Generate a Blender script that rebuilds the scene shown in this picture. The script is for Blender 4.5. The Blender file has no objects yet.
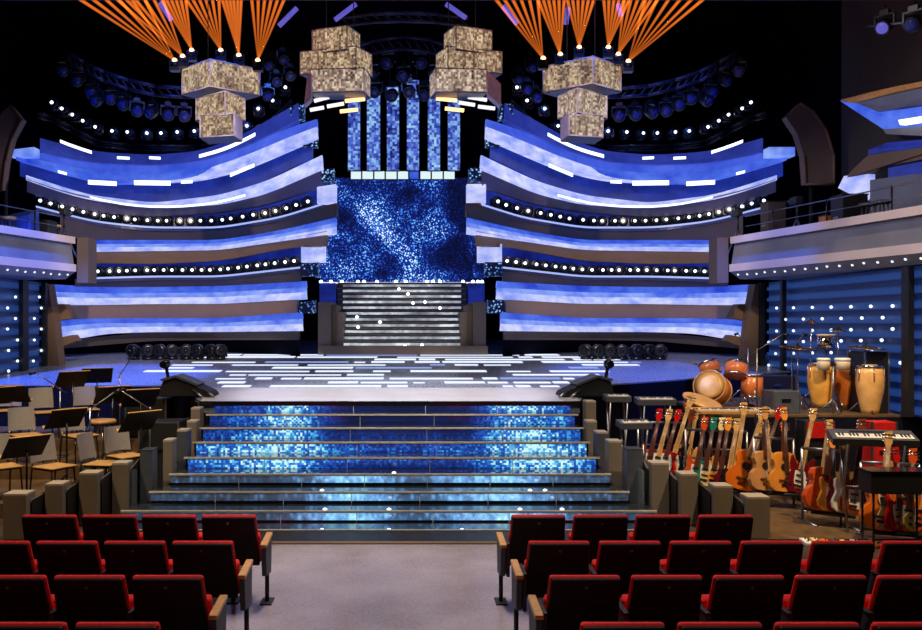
import bpy, bmesh, math, random
from mathutils import Vector, Matrix, Euler
random.seed(7)
PI = math.pi
S = bpy.context.scene
COL = S.collection
# ------------------------------------------------------------------ camera numbers
F, CX, CY, EZ = 865.0, 404.0, 322.0, 2.64          # focal length in pixels, axis point, eye height

def W(px, py, D):
    """a point of the hall seen at pixel (px, py) at depth D"""
    return Vector(((px - CX) * D / F, D, EZ - (py - CY) * D / F))
def XX(px, D): return (px - CX) * D / F
def ZZ(py, D): return EZ - (py - CY) * D / F
def SZ(D): return 1.3 + 0.04 * (D - 14.5)           # raked stage deck height

# ------------------------------------------------------------------ colours and materials
def lin(c):
    c = c / 255.0
    return c / 12.92 if c <= 0.04045 else ((c + 0.055) / 1.055) ** 2.4
def rgb(r, g, b): return (lin(r), lin(g), lin(b), 1.0)

class NT:
    def __init__(s, name):
        s.m = bpy.data.materials.new(name); s.m.use_nodes = True
        s.t = s.m.node_tree; s.t.nodes.clear()
        s.out = s.t.nodes.new('ShaderNodeOutputMaterial')
    def n(s, kind, **kw):
        nd = s.t.nodes.new(kind)
        for k, v in kw.items():
            if k in nd.inputs: s.put(nd.inputs[k], v)
            else: setattr(nd, k, v)
        return nd
    def put(s, sock, v):
        if isinstance(v, bpy.types.NodeSocket): s.t.links.new(v, sock)
        else: sock.default_value = v
    def math(s, op, a, b=0.0, c=None, clamp=False):
        nd = s.t.nodes.new('ShaderNodeMath'); nd.operation = op; nd.use_clamp = clamp
        s.put(nd.inputs[0], a); s.put(nd.inputs[1], b)
        if c is not None: s.put(nd.inputs[2], c)
        return nd.outputs[0]
    def coord(s, which='Object'): return s.n('ShaderNodeTexCoord').outputs[which]
    def xyz(s, v):
        nd = s.n('ShaderNodeSeparateXYZ'); s.put(nd.inputs[0], v); return nd.outputs
    def scale(s, v, sx, sy, sz):
        nd = s.n('ShaderNodeMapping'); s.put(nd.inputs['Vector'], v); nd.inputs['Scale'].default_value = (sx, sy, sz)
        return nd.outputs[0]
    def noise(s, v, sc, det=2.0, rough=0.5):
        nd = s.n('ShaderNodeTexNoise'); s.put(nd.inputs['Vector'], v)
        nd.inputs['Scale'].default_value = sc; nd.inputs['Detail'].default_value = det; nd.inputs['Roughness'].default_value = rough
        return nd.outputs[0]
    def voro(s, v, sc, rnd=1.0, out='Distance'):
        nd = s.n('ShaderNodeTexVoronoi'); s.put(nd.inputs['Vector'], v)
        nd.inputs['Scale'].default_value = sc; nd.inputs['Randomness'].default_value = rnd
        return nd.outputs[out]
    def ramp(s, f, stops, interp='LINEAR'):
        nd = s.n('ShaderNodeValToRGB'); s.put(nd.inputs[0], f); cr = nd.color_ramp; cr.interpolation = interp
        while len(cr.elements) < len(stops): cr.elements.new(0.5)
        for e, (p, c) in zip(cr.elements, stops): e.position = p; e.color = c
        return nd.outputs[0]
    def mix(s, f, a, b):
        nd = s.t.nodes.new('ShaderNodeMix'); nd.data_type = 'RGBA'
        s.put(nd.inputs[0], f); s.put(nd.inputs[6], a); s.put(nd.inputs[7], b)
        return nd.outputs[2]
    def gauss(s, x, c, w):
        d = s.math('DIVIDE', s.math('SUBTRACT', x, c), w)
        return s.math('POWER', 2.718, s.math('MULTIPLY', s.math('MULTIPLY', d, d), -1.0))
    def pbsdf(s, color=(.5, .5, .5, 1), rough=.5, metal=0.0, ecol=None, estr=0.0, coat=0.0, spec=None):
        p = s.n('ShaderNodeBsdfPrincipled')
        s.put(p.inputs['Base Color'], color); s.put(p.inputs['Roughness'], rough); s.put(p.inputs['Metallic'], metal)
        if ecol is not None: s.put(p.inputs['Emission Color'], ecol); s.put(p.inputs['Emission Strength'], estr)
        if coat: p.inputs['Coat Weight'].default_value = coat
        if spec is not None: p.inputs['Specular IOR Level'].default_value = spec
        s.t.links.new(p.outputs[0], s.out.inputs['Surface']); return p

def plain(name, c, rough=.5, metal=0.0, vary=.18, sc=9.0, coat=0.0, spec=None, bump=0.0):
    """plain painted / moulded surface with a slight procedural mottle"""
    k = NT(name); co = k.coord()
    nz = k.noise(co, sc, 3.0)
    a = tuple(x * (1 - vary) for x in c[:3]) + (1,); b = tuple(min(1, x * (1 + vary)) for x in c[:3]) + (1,)
    p = k.pbsdf(k.ramp(nz, [(.3, a), (.7, b)]), rough, metal, coat=coat, spec=spec)
    if bump:
        bp = k.n('ShaderNodeBump'); bp.inputs['Strength'].default_value = bump; k.put(bp.inputs['Height'], k.noise(co, sc * 12, 2.0)); k.put(p.inputs['Normal'], bp.outputs[0])
    return k.m
def glow(name, c, strength=1.0):
    k = NT(name); k.pbsdf((.02, .02, .02, 1), .4, 0, c, strength); return k.m

M = {}
M['black'] = plain('black_paint', rgb(20, 20, 23), .5)
M['black_gloss'] = plain('black_gloss', rgb(18, 18, 22), .2)
M['drape'] = plain('black_drape', rgb(14, 14, 26), .95, sc=2, spec=.1)
M['lamp_black'] = plain('lamp_housing', rgb(22, 24, 34), .28)
M['steel'] = plain('steel', rgb(150, 150, 155), .3, .9)
M['chrome'] = plain('chrome', rgb(205, 205, 208), .12, 1.0)
M['brass'] = plain('cymbal_bronze', rgb(205, 160, 90), .25, 1.0)
M['seat_black'] = plain('seat_back_shell', rgb(22, 9, 9), .6, spec=.25)
M['red_cloth'] = plain('red_upholstery', rgb(232, 26, 22), .85, sc=40, bump=.15)
M['arm_wood'] = plain('armrest_wood', rgb(214, 158, 92), .4, sc=18)
M['arm_panel'] = plain('armrest_panel', rgb(46, 50, 62), .55)
M['pillar'] = plain('grey_laminate', rgb(116, 104, 90), .55, vary=.06, sc=3)
M['pillar_cap'] = plain('pale_cap', rgb(172, 160, 142), .35, vary=.06)
M['pit_panel'] = plain('dark_pit_panel', rgb(24, 20, 18), .5)
M['tier_grey'] = plain('tier_greige_board', rgb(176, 140, 116), .6, vary=.08, sc=1.5)
M['tier_violet'] = plain('tier_violet_grey_board', rgb(118, 112, 150), .5, vary=.08, sc=1.5)
M['tier_dark'] = plain('tier_dark_board', rgb(88, 76, 72), .6, vary=.1, sc=1.5)
M['tier_ledge'] = plain('tier_gloss_ledge', rgb(70, 74, 110), .18, vary=.1, sc=2)
M['brown_panel'] = plain('brown_flat_panel', rgb(118, 92, 66), .6, vary=.08, sc=2)
M['fin'] = plain('fin_board', rgb(112, 92, 80), .7, vary=.05, sc=2)
M['wall_brown'] = plain('wall_brown_plaster', rgb(52, 44, 38), .8, vary=.08, sc=1.2)
M['balcony_pale'] = plain('balcony_pale_lacquer', rgb(196, 182, 186), .35, vary=.06, sc=2)
M['balcony_mid'] = plain('balcony_grey_gloss', rgb(110, 112, 128), .2, vary=.12, sc=1.6)
M['balcony_dark'] = plain('balcony_underside', rgb(128, 128, 132), .3, vary=.15, sc=3)
M['plastic_grey'] = plain('chair_grey_plastic', rgb(142, 138, 135), .5, vary=.06)
M['ply'] = plain('plywood_seat', rgb(196, 150, 84), .35, sc=12)
M['wood_floor'] = plain('orchestra_boards', rgb(92, 70, 44), .45, sc=6, vary=.35)
M['maple'] = plain('maple_neck', rgb(205, 160, 100), .4, sc=20)
M['rosewood'] = plain('rosewood_neck', rgb(92, 46, 32), .4, sc=20)
M['white_plastic'] = plain('white_plastic', rgb(225, 222, 214), .35, vary=.05)
M['key_white'] = M['white_plastic']
M['slate'] = plain('keyboard_slate', rgb(70, 74, 84), .4, vary=.1)
M['red_tolex'] = plain('red_amp_cover', rgb(205, 25, 22), .5, sc=30)
M['conga_gold'] = plain('conga_golden_ash', rgb(228, 165, 72), .28, sc=5, vary=.22)
M['conga_amber'] = plain('conga_amber_ash', rgb(214, 120, 48), .28, sc=5, vary=.22)
M['conga_tan'] = plain('conga_tan_ash', rgb(216, 165, 98), .28, sc=5, vary=.18)
M['drum_orange'] = plain('drum_shell_orange', rgb(214, 120, 62), .22, sc=5, vary=.25)
M['skin'] = plain('drum_head', rgb(228, 208, 178), .5, vary=.06)
M['orange_case'] = plain('orange_crate', rgb(196, 110, 40), .5)
M['cloth_blue'] = plain('blue_cover', rgb(40, 70, 170), .6)
M['floor_dark'] = plain('hall_floor_dark', rgb(60, 46, 36), .5, sc=3, vary=.25)

def floor_aisle():
    k = NT('aisle_floor_speckled'); co = k.coord()
    a = k.noise(co, 1.1, 3.0); b = k.noise(co, 55.0, 2.0)
    c1 = k.ramp(a, [(.3, rgb(132, 116, 114)), (.66, rgb(182, 168, 170))])
    c2 = k.ramp(b, [(.3, rgb(136, 120, 120)), (.7, rgb(180, 168, 172))])
    k.pbsdf(k.mix(.45, c1, c2), k.math('MULTIPLY_ADD', a, .3, .04)); return k.m
M['aisle'] = floor_aisle()
def stage_mat():
    k = NT('stage_gloss_deck'); co = k.coord(); a = k.noise(co, .8, 3.0); b = k.noise(co, 30.0, 2.0)
    k.pbsdf(k.ramp(a, [(.3, rgb(122, 126, 148)), (.7, rgb(146, 148, 164))]), k.math('MULTIPLY_ADD', b, .15, .2)); return k.m
M['stage'] = stage_mat()
M['apron'] = plain('stage_apron_white', rgb(205, 200, 204), .25, vary=.06, sc=2)

def lit_band(name, dark, light, sc=1.1, st=1.0):
    """blue wash on fascia and soffit boards, painted in as a mottled glow"""
    k = NT(name); co = k.coord()
    a = k.noise(k.scale(co, .8, .8, 1.6), sc, 4.0, .6); b = k.noise(k.scale(co, 5, 5, .6), 1.0, 2.0)
    f = k.math('ADD', k.math('MULTIPLY', a, .8), k.math('MULTIPLY', b, .25))
    k.pbsdf(rgb(40, 44, 70), .3, 0, k.ramp(f, [(.34, dark), (.72, light)]), st); return k.m
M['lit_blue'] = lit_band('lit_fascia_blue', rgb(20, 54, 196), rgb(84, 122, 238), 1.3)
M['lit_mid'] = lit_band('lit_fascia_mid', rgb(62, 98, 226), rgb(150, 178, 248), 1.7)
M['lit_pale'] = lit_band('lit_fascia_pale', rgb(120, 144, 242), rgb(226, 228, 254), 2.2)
M['lit_violet'] = lit_band('lit_fascia_violet', rgb(40, 68, 194), rgb(80, 106, 228), .7)
M['lit_deep'] = lit_band('lit_fascia_deep', rgb(8, 16, 84), rgb(26, 46, 152), 1.6)
M['lit_top'] = lit_band('lit_fascia_top', rgb(20, 30, 110), rgb(48, 62, 160), .8)
M['neon'] = glow('neon_white_blue', (.72, .82, 1, 1), 2.2)
M['neon_soft'] = glow('neon_soft_blue', (.40, .5, 1, 1), 1.0)
M['lens'] = glow('lamp_lens_white', (.8, .9, 1, 1), 3.0)
M['lens_blue'] = plain('lamp_lens_dark_blue', rgb(36, 52, 130), .12)
M['lens_warm'] = glow('lamp_lens_orange', (1, .6, .26, 1), 4.0)
M['bar_orange'] = glow('light_bar_orange', (1, .55, .22, 1), 2.4)
M['bar_white'] = glow('light_bar_white', (.9, .86, .92, 1), 1.2)
M['bar_violet'] = glow('light_bar_violet', rgb(92, 84, 190), 1.0)
M['star'] = glow('star_bulb_and_glint', (.8, .9, 1, 1), 3.0)
M['dot'] = glow('led_dot_white', (.75, .85, 1, 1), 1.6)
M['panel_white'] = glow('light_panel_white', rgb(222, 246, 250), 1.0)
M['nosing'] = plain('step_nosing_metal', rgb(235, 225, 200), .3, .3)
M['strip_led'] = glow('deck_led_strip', rgb(222, 232, 255), 1.25)
M['strip_led_dim'] = glow('deck_led_strip_dim', rgb(140, 160, 225), 1.0)

def sparkle_wall():
    """LED wall: blue points of light, a bright diagonal drift across the middle"""
    k = NT('led_wall_stars'); co = k.coord(); x, y, z = k.xyz(co)
    v1 = k.voro(co, 10.0); v2 = k.voro(co, 17.0)
    d1 = k.math('SUBTRACT', 1.0, k.math('MULTIPLY', v1, 2.5), clamp=True); d2 = k.math('SUBTRACT', 1.0, k.math('MULTIPLY', v2, 2.7), clamp=True)
    pts = k.math('MAXIMUM', d1, d2)
    # drift line from upper left to lower right, bending down
    ln = k.math('ADD', 6.55, k.math('MULTIPLY', k.math('ADD', x, 1.6), -.95))
    g1 = k.math('MULTIPLY', k.gauss(k.math('SUBTRACT', z, ln), 0.0, .42), k.gauss(x, -.8, 1.0))
    g2 = k.math('MULTIPLY', k.gauss(x, .25, .45), k.gauss(z, 4.3, .8))
    g3 = k.math('MULTIPLY', k.gauss(x, .8, .9), k.gauss(z, 4.05, .3))
    big = k.math('MULTIPLY', k.math('SUBTRACT', k.noise(co, .75, 2.0), .40, clamp=True), k.math('MULTIPLY', k.noise(co, 2.2, 2.0), 5.0))
    m = k.math('ADD', k.math('ADD', k.math('MULTIPLY', g1, 1.15), k.math('MULTIPLY', g2, .5)), k.math('ADD', k.math('MULTIPLY', g3, .6), k.math('MULTIPLY', big, .8)))
    val = k.math('MULTIPLY', k.math('MULTIPLY', pts, 2.0), k.math('ADD', m, .05))
    base = k.math('MULTIPLY', m, .2)
    col = k.ramp(k.math('ADD', val, base), [(0.0, rgb(9, 14, 48)), (.16, rgb(22, 44, 140)), (.4, rgb(52, 108, 228)), (.72, rgb(120, 210, 248)), (1.0, rgb(235, 250, 255))])
    k.pbsdf((.004, .004, .008, 1), .9, 0, col, 1.15, spec=0.0); return k.m
M['led_wall'] = sparkle_wall()
def sparkle_end():
    k = NT('sparkle_end_screen'); co = k.coord(); v = k.voro(co, 13.0); d = k.math('SUBTRACT', 1.0, k.math('MULTIPLY', v, 2.2), clamp=True)
    f = k.math('MULTIPLY', d, k.math('MULTIPLY', k.noise(co, 3.0, 2.0), 1.9))
    k.pbsdf((.01, .01, .015, 1), .5, 0, k.ramp(f, [(.05, rgb(10, 16, 50)), (.35, rgb(60, 110, 190)), (.8, rgb(200, 240, 250))]), 1.0, spec=.1); return k.m
M['sparkle'] = sparkle_end()
def column_mat():
    k = NT('led_column_pixels'); co = k.coord()
    sn = k.n('ShaderNodeVectorMath', operation='SNAP'); k.put(sn.inputs[0], co); sn.inputs[1].default_value = (.075, .5, .075)
    wn = k.n('ShaderNodeTexWhiteNoise'); k.put(wn.inputs['Vector'], sn.outputs[0])
    b = k.noise(co, 1.5, 3.0); x, y, z = k.xyz(co)
    f = k.math('ADD', k.math('MULTIPLY', wn.outputs[0], .42), k.math('MULTIPLY', b, .72))
    k.pbsdf((.01, .01, .02, 1), .35, 0, k.ramp(f, [(.3, rgb(16, 30, 104)), (.55, rgb(74, 96, 205)), (.78, rgb(140, 190, 236)), (.98, rgb(214, 246, 250))]), 1.0); return k.m
M['led_column'] = column_mat()
def cube_mat(name, a, b, c, g1, g2, stretch):
    """pixel screen: small square cells of different tone, drifting patches, dark seams between modules"""
    k = NT(name); co = k.coord()
    sn = k.n('ShaderNodeVectorMath', operation='SNAP'); k.put(sn.inputs[0], co); sn.inputs[1].default_value = g1
    wn = k.n('ShaderNodeTexWhiteNoise'); k.put(wn.inputs['Vector'], sn.outputs[0])
    sn2 = k.n('ShaderNodeVectorMath', operation='SNAP'); k.put(sn2.inputs[0], co); sn2.inputs[1].default_value = g2
    wn2 = k.n('ShaderNodeTexWhiteNoise'); k.put(wn2.inputs['Vector'], sn2.outputs[0])
    w = k.noise(k.scale(co, *stretch), 3.0, 3.0)
    f = k.math('ADD', k.math('ADD', k.math('MULTIPLY', wn.outputs[0], .5), k.math('MULTIPLY', wn2.outputs[0], .2)), k.math('MULTIPLY', w, .5))
    k.pbsdf((.02, .02, .02, 1), .4, 0, k.ramp(f, [(.25, a), (.58, b), (.95, c)]), 1.0); return k.m
M['cube_a'] = cube_mat('led_cube_gold', rgb(52, 38, 34), rgb(140, 114, 92), rgb(226, 202, 164), (.045, .045, .045), (.17, .17, .3), (1.5, 1.5, .7))
M['cube_b'] = cube_mat('led_cube_beige', rgb(62, 46, 44), rgb(146, 122, 108), rgb(236, 216, 190), (.05, .05, .05), (.09, .09, .6), (3, 3, .6))
M['cube_side'] = plain('cube_side_panel', rgb(170, 160, 205), .5)
M['cube_base'] = plain('cube_underside', rgb(40, 44, 90), .4)

def riser_led():
    """stair screens: cyan bursts left and right of the middle over deep blue"""
    k = NT('stair_led_riser'); co = k.coord(); x, y, z = k.xyz(co)
    g = k.math('ADD', k.math('MULTIPLY', k.gauss(x, -1.85, .5), 1.1), k.math('MULTIPLY', k.gauss(x, 1.85, .55), 1.1))
    g = k.math('ADD', g, k.math('MULTIPLY', k.gauss(k.math('ABSOLUTE', x), 2.6, .7), .42))
    g = k.math('ADD', g, k.math('MULTIPLY', k.gauss(z, .68, .16), .55))
    pt = k.noise(k.scale(co, 1, 1, .8), 1.7, 2.0)
    g = k.math('MULTIPLY', g, k.math('ADD', .35, k.math('MULTIPLY', pt, 1.5)))
    sn = k.n('ShaderNodeVectorMath', operation='SNAP'); k.put(sn.inputs[0], co); sn.inputs[1].default_value = (.032, 5, .03)
    wn = k.n('ShaderNodeTexWhiteNoise'); k.put(wn.inputs['Vector'], sn.outputs[0])
    d = k.math('POWER', wn.outputs[0], 2.2)
    n2 = k.noise(k.scale(co, 1, 1, 1.6), 7.0, 4.0)
    val = k.math('ADD', k.math('MULTIPLY', g, k.math('ADD', k.math('MULTIPLY', d, .6), k.math('MULTIPLY', n2, .42))), k.math('MULTIPLY', pt, .1))
    k.pbsdf((.012, .016, .03, 1), .08, 0, k.ramp(val, [(.03, rgb(10, 14, 40)), (.16, rgb(18, 44, 122)), (.38, rgb(34, 96, 205)), (.62, rgb(84, 190, 236)), (.9, rgb(205, 250, 255))]), 1.0); return k.m
M['riser_led'] = riser_led()
def riser_glass():  # patchy reflections on the lower glass risers painted in as glow
    k = NT('stair_riser_painted_reflection'); co = k.coord(); x, y, z = k.xyz(co)
    g = k.math('ADD', k.math('MULTIPLY', k.gauss(x, -.75, .6), .6), k.math('MULTIPLY', k.gauss(x, 1.25, .8), .6))
    n2 = k.noise(k.scale(co, 2.0, 1, 1.6), 3.6, 4.0, .75); n3 = k.noise(k.scale(co, .6, 4, 1.0), 2.0, 2.0)
    v = k.voro(k.scale(co, 1, 1, .5), 13.0); d = k.math('SUBTRACT', 1.0, k.math('MULTIPLY', v, 1.9), clamp=True)
    val = k.math('ADD', k.math('MULTIPLY', k.math('ADD', g, .25), k.math('MULTIPLY', n2, 1.15)), k.math('MULTIPLY', k.math('MULTIPLY', d, n3), .32))
    k.pbsdf((.2, .22, .22, 1), .05, .6, k.ramp(val, [(.1, rgb(16, 24, 34)), (.26, rgb(50, 78, 112)), (.42, rgb(92, 148, 205)), (.62, rgb(140, 208, 232)), (.85, rgb(225, 245, 240))]), 1.35); return k.m
M['riser_glass'] = riser_glass()
M['tread_glass'] = plain('stair_dark_glass_tread', rgb(40, 44, 50), .06, .0, vary=.3, sc=4, coat=.5)
M['riser_back'] = plain('stair_dark_kick', rgb(20, 26, 30), .1, vary=.3)
def star_panel():
    k = NT('blue_slat_panel'); co = k.coord(); x, y, z = k.xyz(co)
    w = k.math('SINE', k.math('MULTIPLY', z, 24.0)); 
    k.pbsdf(rgb(20, 32, 62), .5, 0, k.ramp(k.math('MULTIPLY_ADD', w, .5, .5), [(.25, rgb(6, 18, 52)), (.75, rgb(26, 54, 110))]), 1.0); return k.m
M['star_panel'] = star_panel()
def show_step():
    k = NT('show_stair_led_step'); co = k.coord(); 
    n = k.noise(k.scale(co, .7, .7, 3.0), 1.6, 3.0); n2 = k.noise(k.scale(co, 5, 5, 5), 1.2, 2.0)
    f = k.math('MULTIPLY', n, k.math('ADD', n2, .55))
    k.pbsdf(rgb(90, 90, 96), .25, 0, k.ramp(f, [(.3, rgb(92, 92, 98)), (.55, rgb(165, 172, 184)), (.75, rgb(228, 240, 248))]), 1.0); return k.m
M['show_led'] = show_step()
M['show_tread'] = plain('show_stair_tread', rgb(104, 96, 92), .3, vary=.1)
M['show_side'] = plain('show_stair_flank', rgb(128, 112, 98), .5, vary=.08, sc=2)
def beam_mat():
    k = NT('hazy_orange_beam')
    e = k.n('ShaderNodeEmission'); e.inputs[0].default_value = (1.0, .2, .022, 1); e.inputs[1].default_value = 11.0
    k.t.links.new(e.outputs[0], k.out.inputs['Volume']); return k.m
M['beam'] = beam_mat()

# ------------------------------------------------------------------ mesh helpers
class MB:
    def __init__(s): s.v = []; s.f = []; s.sm = []
    def add(s, vs, fs, smooth=False):
        o = len(s.v); s.v += [Vector(v) for v in vs]; s.f += [tuple(i + o for i in f) for f in fs]; s.sm += [smooth] * len(fs); return s
    def box(s, c, d, rot=None):
        c = Vector(c); hx, hy, hz = d[0] / 2, d[1] / 2, d[2] / 2
        vs = [Vector((x, y, z)) for x in (-hx, hx) for y in (-hy, hy) for z in (-hz, hz)]
        if rot is not None: vs = [rot @ v for v in vs]
        return s.add([v + c for v in vs], [(0, 1, 3, 2), (4, 6, 7, 5), (0, 4, 5, 1), (2, 3, 7, 6), (0, 2, 6, 4), (1, 5, 7, 3)])
    def span(s, x0, x1, y0, y1, z0, z1): return s.box(((x0 + x1) / 2, (y0 + y1) / 2, (z0 + z1) / 2), (abs(x1 - x0), abs(y1 - y0), abs(z1 - z0)))
    def hexa(s, bottom, top):
        return s.add(list(bottom) + list(top), [(3, 2, 1, 0), (4, 5, 6, 7), (0, 1, 5, 4), (1, 2, 6, 5), (2, 3, 7, 6), (3, 0, 4, 7)])
    def prism(s, pts, vec):
        n = len(pts); pts = [Vector(p) for p in pts]; vec = Vector(vec)
        fs = [tuple(range(n))[::-1], tuple(range(n, 2 * n))] + [(i, (i + 1) % n, n + (i + 1) % n, n + i) for i in range(n)]
        return s.add(pts + [p + vec for p in pts], fs)
    def tube(s, a, b, r0, r1=None, n=10, caps=True):
        a, b = Vector(a), Vector(b); r1 = r0 if r1 is None else r1
        z = (b - a).normalized(); u = z.orthogonal().normalized(); w = z.cross(u)
        vs = []
        for p, r in ((a, r0), (b, r1)):
            vs += [p + (u * math.cos(2 * PI * i / n) + w * math.sin(2 * PI * i / n)) * r for i in range(n)]
        s.add(vs, [(i, (i + 1) % n, n + (i + 1) % n, n + i) for i in range(n)], True)
        if caps: s.add(vs, [tuple(range(n))[::-1], tuple(range(n, 2 * n))])
        return s
    def path(s, pts, r, n=6):
        for a, b in zip(pts[:-1], pts[1:]): s.tube(a, b, r, r, n)
        return s
    def lathe(s, prof, c=(0, 0, 0), n=20, rot=None, caps=True):
        c = Vector(c); vs = []
        for r, z in prof:
            for i in range(n):
                v = Vector((r * math.cos(2 * PI * i / n), r * math.sin(2 * PI * i / n), z))
                vs.append((rot @ v if rot is not None else v) + c)
        fs = [(j * n + i, j * n + (i + 1) % n, (j + 1) * n + (i + 1) % n, (j + 1) * n + i) for j in range(len(prof) - 1) for i in range(n)]
        s.add(vs, fs, True)
        if caps: s.add([vs[i] for i in range(n)], [tuple(range(n))[::-1]]); s.add(vs[-n:], [tuple(range(n))])
        return s
    def ball(s, c, r, n=12, sq=(1, 1, 1)):
        prof = [(r * math.sin(PI * (i + .02) / (n // 2 + .04)), -r * math.cos(PI * (i + .02) / (n // 2 + .04))) for i in range(n // 2 + 1)]
        k = len(s.v); s.lathe(prof, (0, 0, 0), n)
        for i in range(k, len(s.v)): v = s.v[i]; s.v[i] = Vector((v.x * sq[0], v.y * sq[1], v.z * sq[2])) + Vector(c)
        return s
    def build(s, name, mat, parent=None, world=False, bevel=0.0):
        me = bpy.data.meshes.new(name); me.from_pydata([tuple(v) for v in s.v], [], s.f)
        me.polygons.foreach_set('use_smooth', s.sm); me.validate(); me.update()
        b = bmesh.new(); b.from_mesh(me); bmesh.ops.remove_doubles(b, verts=b.verts, dist=1e-6); bmesh.ops.recalc_face_normals(b, faces=b.faces); b.to_mesh(me); b.free()
        me.materials.append(mat)
        o = bpy.data.objects.new(name, me); COL.objects.link(o)
        if parent is not None:
            o.parent = parent
            if world: o.matrix_parent_inverse = (Matrix.Translation(parent.location) @ parent.rotation_euler.to_matrix().to_4x4()).inverted()
        if bevel:
            m = o.modifiers.new('edge', 'BEVEL'); m.width = bevel; m.segments = 2; m.limit_method = 'ANGLE'
        return o

def tag(o, label=None, cat=None, group=None, kind=None):
    if label: o['label'] = label
    if cat: o['category'] = cat
    if group: o['group'] = group
    if kind: o['kind'] = kind
    return o
def empty(name, loc=(0, 0, 0), rz=0.0, label=None, cat=None, group=None, kind=None):
    o = bpy.data.objects.new(name, None); COL.objects.link(o); o.location = loc; o.rotation_euler = (0, 0, rz); o.empty_display_size = .1
    return tag(o, label, cat, group, kind)
def copy_tree(o, parent=None):
    c = o.copy(); COL.objects.link(c)
    if parent is not None: c.parent = parent
    for ch in list(o.children): copy_tree(ch, c)
    return c
def recolor(o, mat):
    o.material_slots[0].link = 'OBJECT'; o.material_slots[0].material = mat
def child(o, name):
    for c in o.children:
        if c.name.split('.')[0] == name: return c
class Proto:
    """first use moves the original, later uses copy it"""
    def __init__(s, root): s.root = root; s.used = False
    def put(s, loc, rot=(0, 0, 0), label=None, group=None, scale=None):
        o = s.root if not s.used else copy_tree(s.root)
        s.used = True; o.location = loc; o.rotation_euler = rot
        if scale: o.scale = (scale,) * 3
        return tag(o, label, None, group)
ORD = ['', 'first', 'second', 'third', 'fourth', 'fifth', 'sixth', 'seventh', 'eighth', 'ninth', 'tenth', 'eleventh', 'twelfth', 'thirteenth', 'fourteenth', 'fifteenth', 'sixteenth', 'seventeenth', 'eighteenth', 'nineteenth', 'twentieth', 'twenty-first', 'twenty-second', 'twenty-third', 'twenty-fourth', 'twenty-fifth', 'twenty-sixth', 'twenty-seventh', 'twenty-eighth', 'twenty-ninth', 'thirtieth', 'thirty-first', 'thirty-second']
def struct(o): o['kind'] = 'structure'; return o
def lerp(pts, x):
    if x <= pts[0][0]: return pts[0][1:]
    for a, b in zip(pts[:-1], pts[1:]):
        if x <= b[0]:
            t = (x - a[0]) / (b[0] - a[0]); return tuple(p + (q - p) * t for p, q in zip(a[1:], b[1:]))
    return pts[-1][1:]
def smooth_lerp(pts, x, h=14.0):
    n = 5; acc = None
    lo, hi = pts[0][0], pts[-1][0]; hh = min(h, max(0.0, min(x - lo, hi - x)))
    for i in range(-n, n + 1):
        v = lerp(pts, x + hh * i / n)
        acc = v if acc is None else tuple(p + q for p, q in zip(acc, v))
    return tuple(p / (2 * n + 1) for p in acc)
# ================================================================== SETTING
struct(MB().span(-13, 13, -3, 33, -.12, 0).build('floor', M['floor_dark']))
struct(MB().span(-1.72, 1.3, -2.5, 10.22, 0, .012).build('floor_aisle', M['aisle']))
struct(MB().span(-3.9, 4.0, 10.22, 10.3, 0, .03).build('trim_1', M['brown_panel']))
struct(MB().span(-3.75, 3.4, 10.3, 10.86, 0, .02).build('trim_9', M['black_gloss']))
struct(MB().span(-13, 13, 32.9, 33.1, 0, 13).build('wall_back', M['drape']))
struct(MB().span(-13.2, -13, 20.5, 33, 0, 13).build('wall_stage_left', M['drape']))
struct(MB().span(13, 13.2, 20.5, 33, 0, 13).build('wall_stage_right', M['drape']))
struct(MB().span(10.62, 11.0, -3, 21, 0, 13).build('wall_right', M['wall_brown']))
struct(MB().span(-11.0, -10.62, -3, 21, 0, 13).build('wall_left', M['wall_brown']))
struct(MB().span(-13.2, 13.2, -3, 33.1, 13, 13.2).build('ceiling', M['drape']))
struct(MB().span(-10.6, 10.6, 16.8, 17.05, 8.98, 9.12).build('trim_2', plain('purple_lit_header', rgb(92, 50, 92), .6)))  # ceiling edge lit purple; the tint is put into its colour
# raised boards under the orchestra on both sides
b = MB(); b.span(-10.6, -4.75, 11.6, 13.4, 0, .2); struct(b.build('floor_orchestra_low', M['wood_floor']))
b = MB(); b.span(-10.6, -4.6, 13.4, 15.0, 0, .4); struct(b.build('floor_orchestra_mid', M['wood_floor']))
b = MB(); b.span(-10.6, -4.6, 15.0, 16.9, 0, .6); struct(b.build('floor_orchestra_high', M['wood_floor']))
b = MB(); b.span(4.4, 10.6, 10.45, 15.2, 0, .02); struct(b.build('floor_guitar_side', M['wood_floor']))
b = MB(); b.span(5.6, 10.6, 15.2, 20.4, 0, 1.0); struct(b.build('floor_percussion', M['wood_floor']))
struct(MB().span(5.6, 10.6, 15.15, 15.2, .02, .97).build('trim_10', M['drape'])); struct(MB().span(5.55, 5.6, 15.15, 20.0, .02, .97).build('trim_11', M['drape']))
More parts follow.
